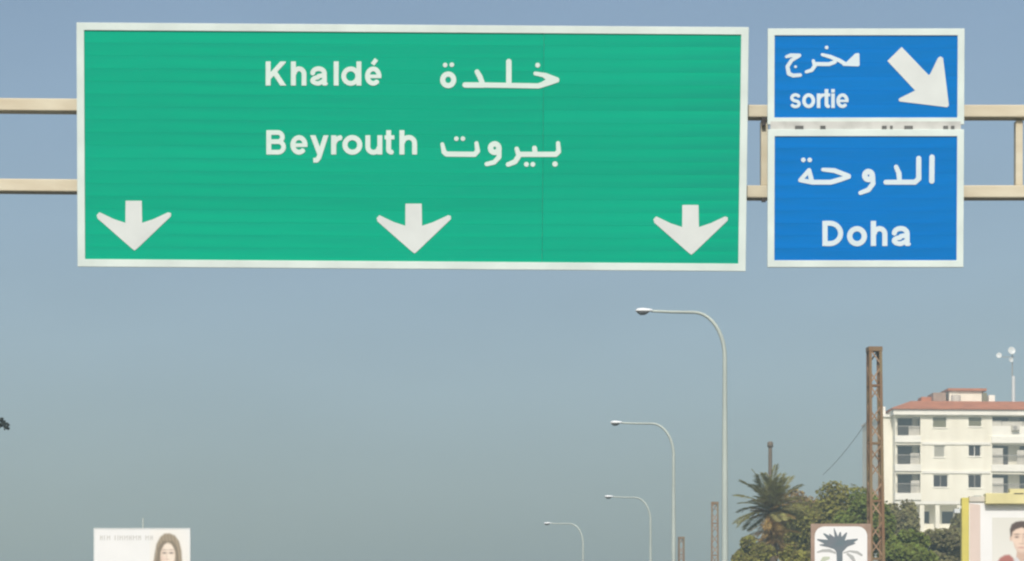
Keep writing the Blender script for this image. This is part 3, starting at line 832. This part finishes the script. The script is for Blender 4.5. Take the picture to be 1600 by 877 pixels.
# string courses under each storey and the balcony's air conditioner
for py in (690.5, 735.5):
    for q0, q1 in ((1440.5, 1549), (1631, 1748)):
        t = MB(); t.box(bx(q0), min(bx(q1), W_), -.10, -.004, bz(py + 4.2), bz(py)); t.build('string_course', M['slab'], ab)
for px, py in ((1588, 668),):
    on_balc = px > 1552
    y0_ = -.045 if not on_balc else -.42
    t = MB(); t.box(bx(px) - .4, bx(px) + .4, -.40, -.006 if not on_balc else .02, bz(py) - .28, bz(py) + .28); ac = bevel(t.build('air_conditioner', M['cloth'], ab), .03, 1)
    t = MB(); vs = [(bx(px) - .08 + .22 * math.cos(a_ * math.pi / 6), -.403, bz(py) + .22 * math.sin(a_ * math.pi / 6)) for a_ in range(12)]
    t.add(vs + [(x, y - .02, z) for x, y, z in vs], [tuple(range(12)), tuple(range(12, 24))] + [(k, (k + 1) % 12, 12 + (k + 1) % 12, 12 + k) for k in range(12)]); t.build('fan_grille', M['railing'], ac)
# lower storeys, set back behind columns
t = MB(); t.box(0.004, W_ - .004, .0, 2.5, zb - .3, zb - .003); t.build('floor_slab', M['slab'], ab)
lw = []
lh = [(bx(a), bx(b), bz(817 + 48*k), bz(796 + 48*k)) for k in range(3) for a, b in ((1410, 1434), (1449, 1460), (1478, 1498), (1520, 1545), (1580, 1610))]
mb = MB(); wall_with_holes(mb, 0, W_, GZ - 1, zb - .304, lh, 2.0, 2.3); mb.build('wall', M['wall'], ab)
for a, b, c, d in lh:
    mb = MB(); mb.ring(a + .003, b - .003, c + .003, d - .003, .07, 2.08, 2.15); wf = mb.build('window', M['slab'], ab)
    mb = MB(); mb.box(a + .06, b - .06, 2.155, 2.17, c + .06, d - .06); mb.build('pane', M['glass'], wf)
for px in (1404, 1441.5, 1466, 1500, 1560, 1640):
    mb = MB(); mb.box(bx(px) - .22, bx(px) + .22, .1, .5, GZ - 1, zb - .304); mb.build('column', M['wall'], ab)
for k in range(1, 4):
    t = MB(); t.box(.01, W_ - .01, .02, 1.998, zb - .304 - 3.1*k, zb - .05 - 3.1*k); 
    if k < 3: t.build('terrace_slab', M['slab'], ab)
# roof antennas
ya = BY + 4
def dish(t, c, r, aim):
    n, m_ = 14, 5; vs = [(0, 0, 0)]; fs = []
    for i in range(1, m_ + 1):
        q = i / m_
        for k in range(n):
            a = 2*math.pi*k/n; vs.append((r*q*math.cos(a), -0.28*r*q*q, r*q*math.sin(a)))
    for k in range(n): fs.append((0, 1+k, 1+(k+1) % n))
    for i in range(m_ - 1):
        for k in range(n): fs.append((1+i*n+k, 1+(i+1)*n+k, 1+(i+1)*n+(k+1) % n, 1+i*n+(k+1) % n))
    mb = MB(); mb.add(vs, fs, True)
    o = mb.build('dish', M['dish'], t, loc=c, rot=aim)
    md = o.modifiers.new('thick', 'SOLIDIFY'); md.thickness = .03
    return o
am = P(1583.5, 626, ya)
an = thing('antenna_mast', 'white rooftop antenna mast with small dishes on the apartment roof', 'antenna', am)
ppm = S(ya)
mb = MB(); mb.tube([(0,0,-1.0),(0,0,38*ppm)], [.20,.17], 10); mb.build('lower_mast', M['dish'], an)
mb = MB(); mb.tube([(-.12,0,38*ppm),(-.12,0,79*ppm)], [.06,.045], 8); mb.build('upper_mast', M['railing'], an)
mb = MB(); mb.bar((-1.55,0,68*ppm),(.15,0,68*ppm), .05); mb.bar((-1.5,0,68*ppm),(-1.5,0,71*ppm), .05); mb.build('cross_arm', M['railing'], an)
dish(an, (-.25, -.2, 77*ppm), .42, (R(-12), 0, R(10)))
dish(an, (-1.5, -.12, 70*ppm), .30, (R(-10), 0, R(-15)))
dish(an, (-.3, -.15, 63*ppm), .28, (R(-5), 0, R(25)))

# ------------------------------------------------------------------ billboards
def sm(d, w):                                  # soft edge of a printed shape
    return np.clip(.5 - d / (2 * w), 0, 1)
def mixc(base, col, a):
    return base + (np.array(col) - base) * a[..., None]
def print_material():
    m = bpy.data.materials.new('poster_print'); m.use_nodes = True; n = m.node_tree
    at = n.nodes.new('ShaderNodeAttribute'); at.attribute_name = 'print'
    b = n.nodes['Principled BSDF']; b.inputs['Roughness'].default_value = .65; b.inputs['Specular IOR Level'].default_value = .2
    n.links.new(at.outputs['Color'], b.inputs['Base Color']); return m
M['print'] = print_material()
def print_sheet(pan, x0, x1, y0, y1, fn, res=2.0, y=-0.004):
    nx, ny = int((x1 - x0) * res) + 1, int((y1 - y0) * res) + 1
    X, Y = np.meshgrid(np.linspace(x0, x1, nx), np.linspace(y0, y1, ny))
    c = fn(X, Y)
    px, pz = pan.xz(X, Y)
    co = np.stack([px, np.full_like(px, y), pz], -1).reshape(-1, 3)
    j, i = np.meshgrid(np.arange(ny - 1), np.arange(nx - 1), indexing='ij'); a = (j * nx + i).ravel()
    f = np.stack([a, a + nx, a + nx + 1, a + 1], 1)
    me = bpy.data.meshes.new('poster_print'); me.from_pydata(co.tolist(), [], f.tolist())
    at = me.color_attributes.new('print', 'FLOAT_COLOR', 'POINT')
    at.data.foreach_set('color', np.concatenate([c.reshape(-1, 3), np.ones((nx * ny, 1))], 1).ravel().astype(np.float32))
    me.materials.append(M['print']); me.update()
    return link('poster_print', me, None, pan.o)
def el_d(X, Y, cx, cy, rx, ry):
    return (np.hypot((X - cx) / rx, (Y - cy) / ry) - 1) * min(rx, ry)

class Panel(Board):
    def __init__(s, name, label, x0, x1, y0, y1, Y):
        s.Y = Y
        s.c = P((x0 + x1) / 2, (y0 + y1) / 2, Y)
        s.o = thing(name, label, 'billboard', s.c)
        s.W = (x1 - x0) * S(Y); s.H = (y1 - y0) * S(Y)
        s.k = 1 / S(Y); s.px0, s.py0 = (x0 + x1) / 2, (y0 + y1) / 2
        s.gz = -s.c.z
    def xz(s, px, py): return (px - s.px0) / s.k, (s.py0 - py) / s.k
    def post(s, x, r=.11, y=.28, top=None):
        mb = MB(); mb.tube([(x, y, s.gz), (x, y, s.H/2 - .1 if top is None else top)], r, 10); return mb.build('post', M['galv'], s.o)

# white poster billboard with a woman's portrait
wb = Panel('billboard', 'white poster billboard showing a brown-haired woman, standing alone against the sky', 147, 297, 826, 930, 120.0)
mb = MB(); mb.box(-wb.W/2, wb.W/2, 0, .14, -wb.H/2, wb.H/2); mb.build('panel', M['paper'], wb.o)
mb = MB(); mb.ring(-wb.W/2 - .02, wb.W/2 + .02, -wb.H/2 - .02, wb.H/2 + .02, .045, -.012, .16); mb.build('frame', M['dish'], wb.o)
wb.post(0, .16); wb.post(wb.xz(222.5, 0)[0], .035, .2, wb.H/2 + 17 * S(120))
k = Ink()
xx = 156.0
for wdt, st in ((5,0),(3,1),(6,0),(0,0),(3,2),(2,1),(6,0),(6,0),(5,1),(7,0),(5,0),(0,0),(6,0),(5,1)):
    if wdt == 0: xx += 5; continue
    k.flat([(xx + 1, 844.4), (xx + 1, 836.6)], 0.75)
    if wdt > 3: k.flat([(xx + wdt - 1, 844.4), (xx + wdt - 1, 836.6)], 0.65); k.flat([(xx + 1, 840.4 + st), (xx + wdt - 1, 838.6 + st)], 0.65)
    xx += wdt + 1.3
wb.ink('lettering', k, M['print_text'], 'a line of faded grey letters', -.004)
def woman(X, Y):
    c = np.ones(X.shape + (3,)) * np.array((.775, .785, .795))
    c = mixc(c, (.78, .74, .66), sm(el_d(X, Y, 262, 880, 34, 62), 14) * .6)
    hair = sd_poly(X, Y, [(238,935),(241,905),(239,885),(241.5,866),(244.5,850),(250.5,839),(257,834),(265,833.5),(273.5,837),(280,846),(283.5,860),(284.5,876),(288,892),(286,908),(289,935)])
    strand = .5 + .5 * np.sin(X * 1.9 + 3 * np.sin(Y * .07)) * np.cos(X * .63 + Y * .05)
    hc = np.array((.23, .185, .135)) + strand[..., None] * np.array((.16, .135, .09))
    a = sm(hair, 1.6)
    c = c * (1 - a[..., None]) + hc * a[..., None]
    c = mixc(c, (.66, .54, .44), sm(sd_poly(X, Y, [(255,880),(269,880),(271,902),(284,916),(243,916),(254,902)]), 1.2))
    c = mixc(c, (.50, .38, .30), sm(el_d(X, Y, 262, 889, 9, 4), 2.5) * .6)
    fd = el_d(X, Y, 262.2, 868.5, 11.6, 19.5)
    fa = sm(fd, 1.2)
    face = np.ones(X.shape + (3,)) * np.array((.80, .70, .60))
    face = mixc(face, (.58, .44, .35), np.clip((262 - X - 3) / 10, 0, 1) * .8)
    face = mixc(face, (.62, .49, .40), np.clip((X - 269) / 7, 0, 1) * .6)
    face = mixc(face, (.70, .50, .43), sm(el_d(X, Y, 256, 874, 5, 4), 3) * .5)
    for ex in (257, 267.6):
        face = mixc(face, (.34, .25, .20), sm(el_d(X, Y, ex, 859.3, 4.0, .9), .8) * .7)
        face = mixc(face, (.48, .37, .30), sm(el_d(X, Y, ex, 864, 4.2, 2.4), 1.6) * .55)
        face = mixc(face, (.12, .09, .08), sm(el_d(X, Y, ex, 864.2, 2.6, 1.1), .8) * .85)
    face = mixc(face, (.56, .42, .34), sm(el_d(X, Y, 260.4, 869, 1.0, 5), 1.2) * .5)
    face = mixc(face, (.50, .36, .29), sm(el_d(X, Y, 262, 874.3, 2.6, .9), .9) * .6)
    face = mixc(face, (.52, .22, .20), sm(el_d(X, Y, 262, 880, 4.2, 1.5), .8) * .8)
    c = c * (1 - fa[..., None]) + face * fa[..., None]
    for x in (0, 1):                                   # locks falling over the brow
        c = mixc(c, (.20, .16, .115), sm(sd_poly(X, Y, [[(263,846),(256,851),(250.5,862),(249,884),(244,880),(247,856),(255,845)], [(263,846),(270,851),(274.5,862),(275.5,888),(280,880),(277,856),(270,845)]][x]), 1.0) * .9)
    c = mixc(c, (.55, .55, .53), sm(sd_poly(X, Y, [(236,935),(240,914),(252,906),(262,918),(272,906),(286,914),(292,935)]), 1.2) * .8)
    return c
print_sheet(wb, 234, 296, 827.5, 929, woman)

# rounded board with the palm emblem
eb = Panel('emblem_board', 'white rounded board with a slate palm tree emblem in a brown frame', 1267, 1361, 818.5, 935, 76.0)
mb = MB(); mb.box(-eb.W/2, eb.W/2, 0, .1, -eb.H/2, eb.H/2); mb.build('frame', M['board_frame'], eb.o)
rr = 15
white = Ink().poly([(1273+rr, 822.8), (1355-rr, 822.8)] + ell(1355-rr, 822.8+rr, rr, rr, 90, 0, 10) + [(1355, 931-rr)] + ell(1355-rr, 931-rr, rr, rr, 0, -90, 10) + [(1273+rr, 931)] + ell(1273+rr, 931-rr, rr, rr, 270, 180, 10) + [(1273, 822.8+rr)] + ell(1273+rr, 822.8+rr, rr, rr, 180, 90, 10))
eb.ink('panel', white, M['paper'], None, -.004)
E_ = tr(11.393, 1240, 800)
k = Ink()
c0 = (800, 640)
for tip, w0, w1 in (((430, 495), 62, 14), ((540, 390), 60, 12), ((640, 400), 55, 12), ((720, 300), 40, 8), ((830, 370), 55, 14), ((940, 380), 58, 14), ((1130, 490), 66, 14), ((1090, 560), 55, 12), ((470, 590), 50, 10)):
    k.round(E_([c0, ((c0[0]+tip[0])/2, (c0[1]+tip[1])/2 - 20), tip]), [w0/11.4, w0*.85/11.4, w1/11.4])
k.round(E_([(815, 640), (825, 1250)]), [5.5, 3.6])
k.poly(E_([(650, 560), (960, 600), (850, 720), (780, 720)]), 1.0)
eb.ink('emblem', k, M['emblem'], None, -.008)
k = Ink()
k.round(E_([(420, 720), (520, 690), (640, 690), (740, 730)]), [1.0, 2.4, 2.6, 1.6]); k.round(E_([(1210, 770), (1130, 720), (1000, 700), (890, 730)]), [1.8, 2.4, 1.4, 1.0])
k.round(E_([(960, 750), (1040, 810), (1090, 900)]), [1.8, 3.2, 2.2])
eb.ink('lower_leaves', k, M['emblem_pale'], None, -.0072)
k = Ink().round(E_([(480, 900), (540, 840), (620, 820)]), [1.6, 4.0, 2.4])
eb.ink('lower_leaves', k, M['emblem_green'], None, -.0068)
eb.post(-.45, .06, .2); eb.post(.45, .06, .2)

# yellow framed billboard with a man's portrait
yb = Panel('poster_billboard', 'large billboard in a bright yellow frame with a dark-haired man on its poster', 1502, 1700, 769, 940, 92.0)
YS = S(92.0)
mb = MB(); x0, z1 = yb.xz(1502, 786)
mb.box(-yb.W/2, -yb.W/2 + 11.5*YS, -.10, .2, -yb.H/2, z1 + 8*YS); bevel(mb.build('frame_upright', M['yellow'], yb.o), .02, 1)
mb = MB(); mb.box(yb.W/2 - 11.5*YS, yb.W/2, -.10, .2, -yb.H/2, z1 + 8*YS); bevel(mb.build('frame_upright', M['yellow'], yb.o), .02, 1)
mb = MB(); mb.box(yb.xz(1513.8, 0)[0], yb.W/2 - 11.7*YS, -.02, .2, -yb.H/2, yb.xz(0, 783)[1]); mb.build('panel', M['paper'], yb.o)
mb = MB(); mb.box(yb.xz(1538, 0)[0], yb.W/2 + .05, -.26, .18, yb.xz(0, 788.5)[1], yb.xz(0, 771.5)[1]); bevel(mb.build('top_beam', M['yellow_pale'], yb.o), .02, 1)
mb = MB(); mb.box(yb.xz(1513.9, 0)[0], yb.xz(1537.8, 0)[0], -.07, .18, yb.xz(0, 784)[1], yb.xz(0, 776)[1]); mb.build('top_beam', M['cloth'], yb.o)
mb = MB(); mb.box(yb.xz(1576, 0)[0], yb.W/2, -.2, .1, yb.xz(0, 771.2)[1], yb.xz(0, 764.5)[1]); mb.build('lighting_trough', M['yellow_pale'], yb.o)
mb = MB(); mb.box(yb.xz(1582, 0)[0], yb.xz(1597, 0)[0], -.275, -.262, yb.xz(0, 772.8)[1], yb.xz(0, 770.6)[1] - .02); mb.build('lamp_slot', M['dark'], yb.o)
yb.ink('side_strip', Ink().poly([(1515, 787), (1531.5, 789), (1532, 938), (1515, 938)]), M['pinkish'], None, -.024)
def man(X, Y):
    c = np.ones(X.shape + (3,)) * np.array((.66, .66, .62))
    c = mixc(c, (.78, .78, .75), np.clip((Y - 815) / 90, 0, 1) * .5)
    body = sd_poly(X, Y, [(1561,940),(1565,902),(1574,886),(1584,876),(1591,863),(1604,863),(1611,876),(1628,886),(1642,940)])
    bc = np.ones(X.shape + (3,)) * np.array((.60, .60, .63))
    bc = mixc(bc, (.40, .40, .44), np.clip(np.sin(X * .55 + Y * .22) * .6, 0, 1) * .6)
    a = sm(body, 1.3); c = c * (1 - a[..., None]) + bc * a[..., None]
    c = mixc(c, (.56, .40, .32), sm(sd_poly(X, Y, [(1589,856),(1604,856),(1605,872),(1597,880),(1588,870)]), 1.2))
    ear = np.minimum(el_d(X, Y, 1579.6, 841, 2.0, 4.4), el_d(X, Y, 1613.2, 841, 2.0, 4.4))
    c = mixc(c, (.60, .42, .34), sm(ear, .9))
    fd = np.minimum(el_d(X, Y, 1596.4, 836, 16.6, 20), el_d(X, Y, 1596.4, 846, 13, 18.5))
    face = np.ones(X.shape + (3,)) * np.array((.74, .58, .48))
    face = mixc(face, (.52, .37, .30), np.clip((X - 1600) / 14, 0, 1) * .8)
    face = mixc(face, (.60, .45, .38), np.clip((1584 - X) / 6, 0, 1) * .6)
    for ex in (1588.5, 1603):
        face = mixc(face, (.20, .13, .11), sm(el_d(X, Y, ex, 835, 4.6, 1.1), .9) * .8)
        face = mixc(face, (.44, .31, .26), sm(el_d(X, Y, ex, 839, 4.6, 2.6), 1.8) * .6)
        face = mixc(face, (.10, .07, .06), sm(el_d(X, Y, ex, 839.4, 2.4, 1.2), .8) * .8)
    face = mixc(face, (.50, .36, .29), sm(el_d(X, Y, 1598.2, 844, 1.4, 5.5), 1.6) * .6)
    face = mixc(face, (.42, .29, .23), sm(el_d(X, Y, 1596.2, 849.8, 3.6, 1.0), 1.0) * .6)
    face = mixc(face, (.50, .26, .23), sm(el_d(X, Y, 1596, 855.8, 5.6, 1.6), .9) * .75)
    face = mixc(face, (.48, .36, .31), sm(-el_d(X, Y, 1596.4, 842, 12.5, 19), 3) * sm(848 - Y, 3) * .55)
    a = sm(fd, 1.1); c = c * (1 - a[..., None]) + face * a[..., None]
    hair = sd_poly(X, Y, [(1578.6,839),(1577.6,827),(1580.5,819.5),(1587,815.6),(1596,814.2),(1606,815.6),(1613,820),(1615.6,830),(1614,840),(1611.5,832),(1606,827.5),(1596,824.5),(1587,827.5),(1582,831.5),(1580.6,838)])
    hc = np.array((.075, .055, .05)) + (.5 + .5 * np.sin(X * 1.3 + Y * .9))[..., None] * np.array((.05, .035, .03))
    a = sm(hair, 1.3); c = c * (1 - a[..., None]) + hc * a[..., None]
    red = sd_poly(X, Y, [(1556,940),(1557,882),(1562,872),(1570,867.5),(1577,867),(1583,872),(1586,886),(1586,940)])
    rc = np.ones(X.shape + (3,)) * np.array((.40, .15, .13)); rc = mixc(rc, (.22, .09, .08), np.clip((Y - 870) / 40, 0, 1) * .8)
    a = sm(red, 1.8); return c * (1 - a[..., None]) + rc * a[..., None]
print_sheet(yb, 1550, 1690, 809, 937, man, 1.5, -0.024)
for px in (1530, 1675): yb.post(yb.xz(px, 0)[0], .13, .35)
mb = MB(); xx, zz = yb.xz(1494, 799); mb.box(xx - .09, xx + .09, -.25, .0, zz - .07, zz + .07); mb.bar((xx + .05, -.05, zz), (-yb.W/2 + .02, .05, zz + .18), .045)
mb.build('floodlight', M['dish'], yb.o)

# ------------------------------------------------------------------ vegetation
def leaf_mesh(name, cents, size, m, squash=1.0, seed=0):
    """many small bent leaves (two triangles each) round the given centres"""
    g = np.random.default_rng(seed)
    n = len(cents)
    out = cents - cents.mean(0); out /= np.linalg.norm(out, axis=1)[:, None] + 1e-9
    w_ = out * .40 + np.array(sd) * .95 + g.normal(size=(n, 3)) * .42          # leaves turn outwards and to the sun
    w_ /= np.linalg.norm(w_, axis=1)[:, None]
    u = g.normal(size=(n, 3)); u -= (u * w_).sum(1)[:, None] * w_; u /= np.linalg.norm(u, axis=1)[:, None]
    v = np.cross(w_, u)
    L = (size * g.uniform(.55, 1.35, n))[:, None]; Wd = L * g.uniform(.28, .5, n)[:, None]
    p0 = cents - u * L / 2; p1 = cents + v * Wd + w_ * L * .15; p2 = cents + u * L / 2; p3 = cents - v * Wd + w_ * L * .15
    verts = np.stack([p0, p1, p2, p3], 1).reshape(-1, 3)
    me = bpy.data.meshes.new(name)
    me.vertices.add(4 * n); me.vertices.foreach_set('co', verts.ravel().astype(np.float32))
    me.loops.add(4 * n); me.loops.foreach_set('vertex_index', np.arange(4 * n, dtype=np.int32))
    me.polygons.add(n); me.polygons.foreach_set('loop_start', np.arange(0, 4 * n, 4, dtype=np.int32))
    me.update(calc_edges=True); me.materials.append(m)
    return me

def tree(name, label, px, py, Y, rx, rz, m, n=6000, leaf=.17, clumps=26, seed=1, trunk_r=.14, group=None, cat='tree', keep=None, lean=0.0):
    """crown centred on the ray through (px, py) at distance Y; rx, rz are crown half-sizes in metres"""
    g = np.random.default_rng(seed)
    c = P(px, py, Y); gz = hill(c.x, Y)
    t = thing(name, label, cat, (c.x, Y, gz), group=group)
    cz = c.z - gz
    # lumpy crown: clumps over an ellipsoid, leaves mostly near each clump's skin
    cl = []; 
    while len(cl) < clumps:
        q = g.normal(size=3); q /= np.linalg.norm(q)
        q *= g.uniform(.45, .95)
        if q[2] < -.75: continue
        cl.append(q)
    cl = np.array(cl); rad = g.uniform(.20, .42, clumps)
    wts = rad ** 2; idx = g.choice(clumps, n, p=wts / wts.sum())
    d = g.normal(size=(n, 3)); d /= np.linalg.norm(d, axis=1)[:, None]
    pts = cl[idx] + d * (rad[idx] * g.uniform(.35, 1.08, n) ** .6)[:, None]
    pts = pts * np.array([rx, rx, rz]) + np.array([0, 0, cz])
    if keep is not None: pts = pts[keep(pts + np.array([c.x, Y, gz]))]
    cr = link('crown', leaf_mesh('crown', pts, leaf, m, seed=seed), None, t); cr['kind'] = 'stuff'
    # trunk and limbs
    mb = MB(); top = max(.5, cz - rz * .25)
    mb.tube([(lean, 0, -.3), (lean * .6 + .05, .03, top * .5), (0, 0, top)], [trunk_r, trunk_r * .8, trunk_r * .5], 8)
    mb.build('trunk', M['bark'], t)
    for i in range(min(clumps, 9)):
        e = cl[i] * np.array([rx, rx, rz]) * .85 + np.array([0, 0, cz])
        s0 = Vector((0, 0, top * g.uniform(.7, 1))); e = Vector(e); mid = s0.lerp(e, .5) + Vector((0, 0, .12))
        mb = MB(); mb.tube([s0, mid, e], [trunk_r * .42, trunk_r * .28, trunk_r * .1], 6); mb.build('limb', M['bark'], t)
    return t

def make_frond(L, droop, n, m, seed):
    g = np.random.default_rng(seed)
    mb = MB(); pts = []
    for i in range(13):
        s = i / 12
        pts.append(Vector((L * (s - .12 * s * s * droop), 0, L * (.22 * s - droop * .55 * s * s))))
    mb.tube(pts, [.03 * (1 - .85 * i / 12) for i in range(13)], 4)
    for k in range(n):
        s = .14 + .86 * k / n
        i = min(11, int(s * 12)); p = pts[i].lerp(pts[i + 1], s * 12 - i); tan = (pts[i + 1] - pts[i]).normalized()
        ll = L * .27 * (math.sin(math.pi * min(1, (s - .05))) ** .6 * .9 + .12) * g.uniform(.8, 1.15)
        for sd_ in (-1, 1):
            dirv = (tan * .75 + Vector((0, sd_ * .85, .22 - .5 * droop * g.uniform(.3, 1)))).normalized()
            wv = tan.cross(dirv).normalized().cross(dirv) * (.028 * L / 1.9)
            e = p + dirv * ll; e.z -= .12 * ll
            mid = p + dirv * ll * .5
            mb.add([p, mid + wv, e, mid - wv], [(0, 1, 2, 3)])
    return mb.mesh('frond', m)

def palm(px, py, Y, label):
    c = P(px, py, Y)
    t = thing('palm_tree', label, 'palm tree', (c.x, Y, 0))
    mb = MB(); n = 24; pts = []; rad = []
    for i in range(n + 1):
        s = i / n; pts.append((.25 * math.sin(s * 1.3) - .25 * math.sin(1.3), 0, s * (c.z - .05))); rad.append((.30 - .06 * s) * (1.06 if i % 2 else .95))
    mb.tube(pts, rad, 10); mb.build('trunk', M['bark'], t)
    gm = [make_frond(1.95, d_, 26, M['frond'], 50 + i) for i, d_ in enumerate((.35, .6, .9, .5))]
    dm = [make_frond(1.7, d_, 20, M['frond_dry'], 60 + i) for i, d_ in enumerate((.45, .75))]
    g = random.Random(5)
    for i in range(38):
        el = 82 - 100 * (i / 37) ** .9 + g.uniform(-7, 7); az = i * 137.5 + g.uniform(-15, 15)
        o = link('frond', gm[i % 4], None, t, loc=(0, 0, c.z - .02 * i / 10), rot=(0, R(-el + 8), 0))
        o.rotation_euler = Euler((R(g.uniform(-20, 20)), R(-el), R(az)), 'XYZ'); s = g.uniform(.82, 1.08); o.scale = (s, s, s)
    for i in range(84):
        el = (18 - 80 * g.random()) if i > 22 else 48 - 50 * g.random(); az = i * 137.5 + 40
        o = link('dry_frond', dm[i % 2], None, t, loc=(0, 0, c.z + .1 - (2.3 if i > 22 else .4) * g.random()))
        o.rotation_euler = Euler((R(g.uniform(-25, 25)), R(-el), R(az)), 'XYZ'); s = g.uniform(.45, .8); o.scale = (s, s, s)
    return t
palm(1207, 797, 125.0, 'bushy fan-topped palm with a skirt of dry fronds beside the street lamp')

TG = 'trees and bushes behind the boards'
m_ = lambda px, Y: px * S(Y)
tree('broadleaf_tree', 'dense olive green tree rising behind the palm emblem board', 1304, 826, 132.0, m_(66,132), m_(64,132), M['leaf_olive'], 12000, .17, 44, 3, .18, TG)
tree('broadleaf_tree', 'green tree crowding the foot of the near lattice mast', 1350, 822, 120.0, m_(42,120), m_(56,120), M['leaf_green'], 8000, .16, 30, 4, .15, TG)
tree('broadleaf_tree', 'brownish dry tree between the palm and the olive green tree', 1250, 836, 138.0, m_(46,138), m_(58,138), M['leaf_dry'], 8500, .17, 32, 5, .15, TG)
tree('broadleaf_tree', 'grey-green tree under the left balconies of the apartment building', 1410, 834, 150.0, m_(42,150), m_(52,150), M['leaf_grey'], 9500, .19, 34, 6, .15, TG)
tree('broadleaf_tree', 'bright green bush low beside the mast foot', 1416, 868, 108.0, m_(42,108), m_(38,108), M['leaf_green'], 7000, .15, 26, 7, .12, TG, 'bush')
tree('broadleaf_tree', 'dull green bush against the yellow billboard edge', 1470, 866, 128.0, m_(50,128), m_(42,128), M['leaf_grey'], 9000, .17, 32, 8, .12, TG, 'bush')
tree('shrub', 'low green shrub at the base of the tallest street lamp', 1172, 874, 122.0, m_(36,122), m_(36,122), M['leaf_olive'], 6500, .16, 26, 9, .10, TG, 'bush')
tree('shrub', 'low olive shrub in front of the palm trunk', 1244, 888, 112.0, m_(38,112), m_(34,112), M['leaf_olive'], 6000, .15, 26, 10, .10, TG, 'bush')
tree('broadleaf_tree', 'small grey-green tree peeping out beside the yellow billboard upright', 1493, 832, 160.0, m_(18,160), m_(38,160), M['leaf_grey'], 4000, .19, 16, 12, .12, TG)
# dark tree outside the left edge, the tip of one branch reaching in
Yt = 70.0
edge = lambda p: p[:, 0] / p[:, 1] * F + 800
dk = tree('roadside_tree', 'dark leafy branch tip poking in at the edge of the open sky', -150, 700, Yt, 2.0, 2.6, M['leaf_dark'], 7000, .13, 26, 13, .2, keep=lambda p: edge(p) < -12)
tipc = [P(2, 657, Yt), P(5, 661, Yt), P(10, 668, Yt), P(-4, 655, Yt), P(-8, 663, Yt), P(0, 664, Yt)]
pp = np.concatenate([rng.normal(np.array(q - dk.location), .035, size=(26, 3)) for q in tipc])
tw = link('twig_leaves', leaf_mesh('twig_leaves', pp, .085, M['leaf_dark'], seed=21), None, dk); tw['kind'] = 'stuff'
mb = MB(); a_ = P(-90, 690, Yt) - dk.location; b_ = P(8, 666, Yt) - dk.location
mb.tube([a_, a_.lerp(b_, .6) + Vector((0, 0, .2)), P(1, 658, Yt) - dk.location, b_], [.05, .025, .015, .008], 6); mb.build('branch', M['bark'], dk)

# ------------------------------------------------------------------ haze: one closed box of even air
hz = MB(); hz.box(-1600, 1600, -260, 1900, -1.2, 40.0)
hm = bpy.data.materials.new('haze_air'); hm.use_nodes = True
n_ = hm.node_tree; n_.nodes.clear()
out = n_.nodes.new('ShaderNodeOutputMaterial'); pv = n_.nodes.new('ShaderNodeVolumePrincipled')
pv.inputs['Color'].default_value = (0.67, 0.87, 0.92, 1); pv.inputs['Density'].default_value = 0.00135
pv.inputs['Anisotropy'].default_value = 0.2
n_.links.new(pv.outputs[0], out.inputs['Volume'])
tag(hz.build('haze', hm), kind='stuff')
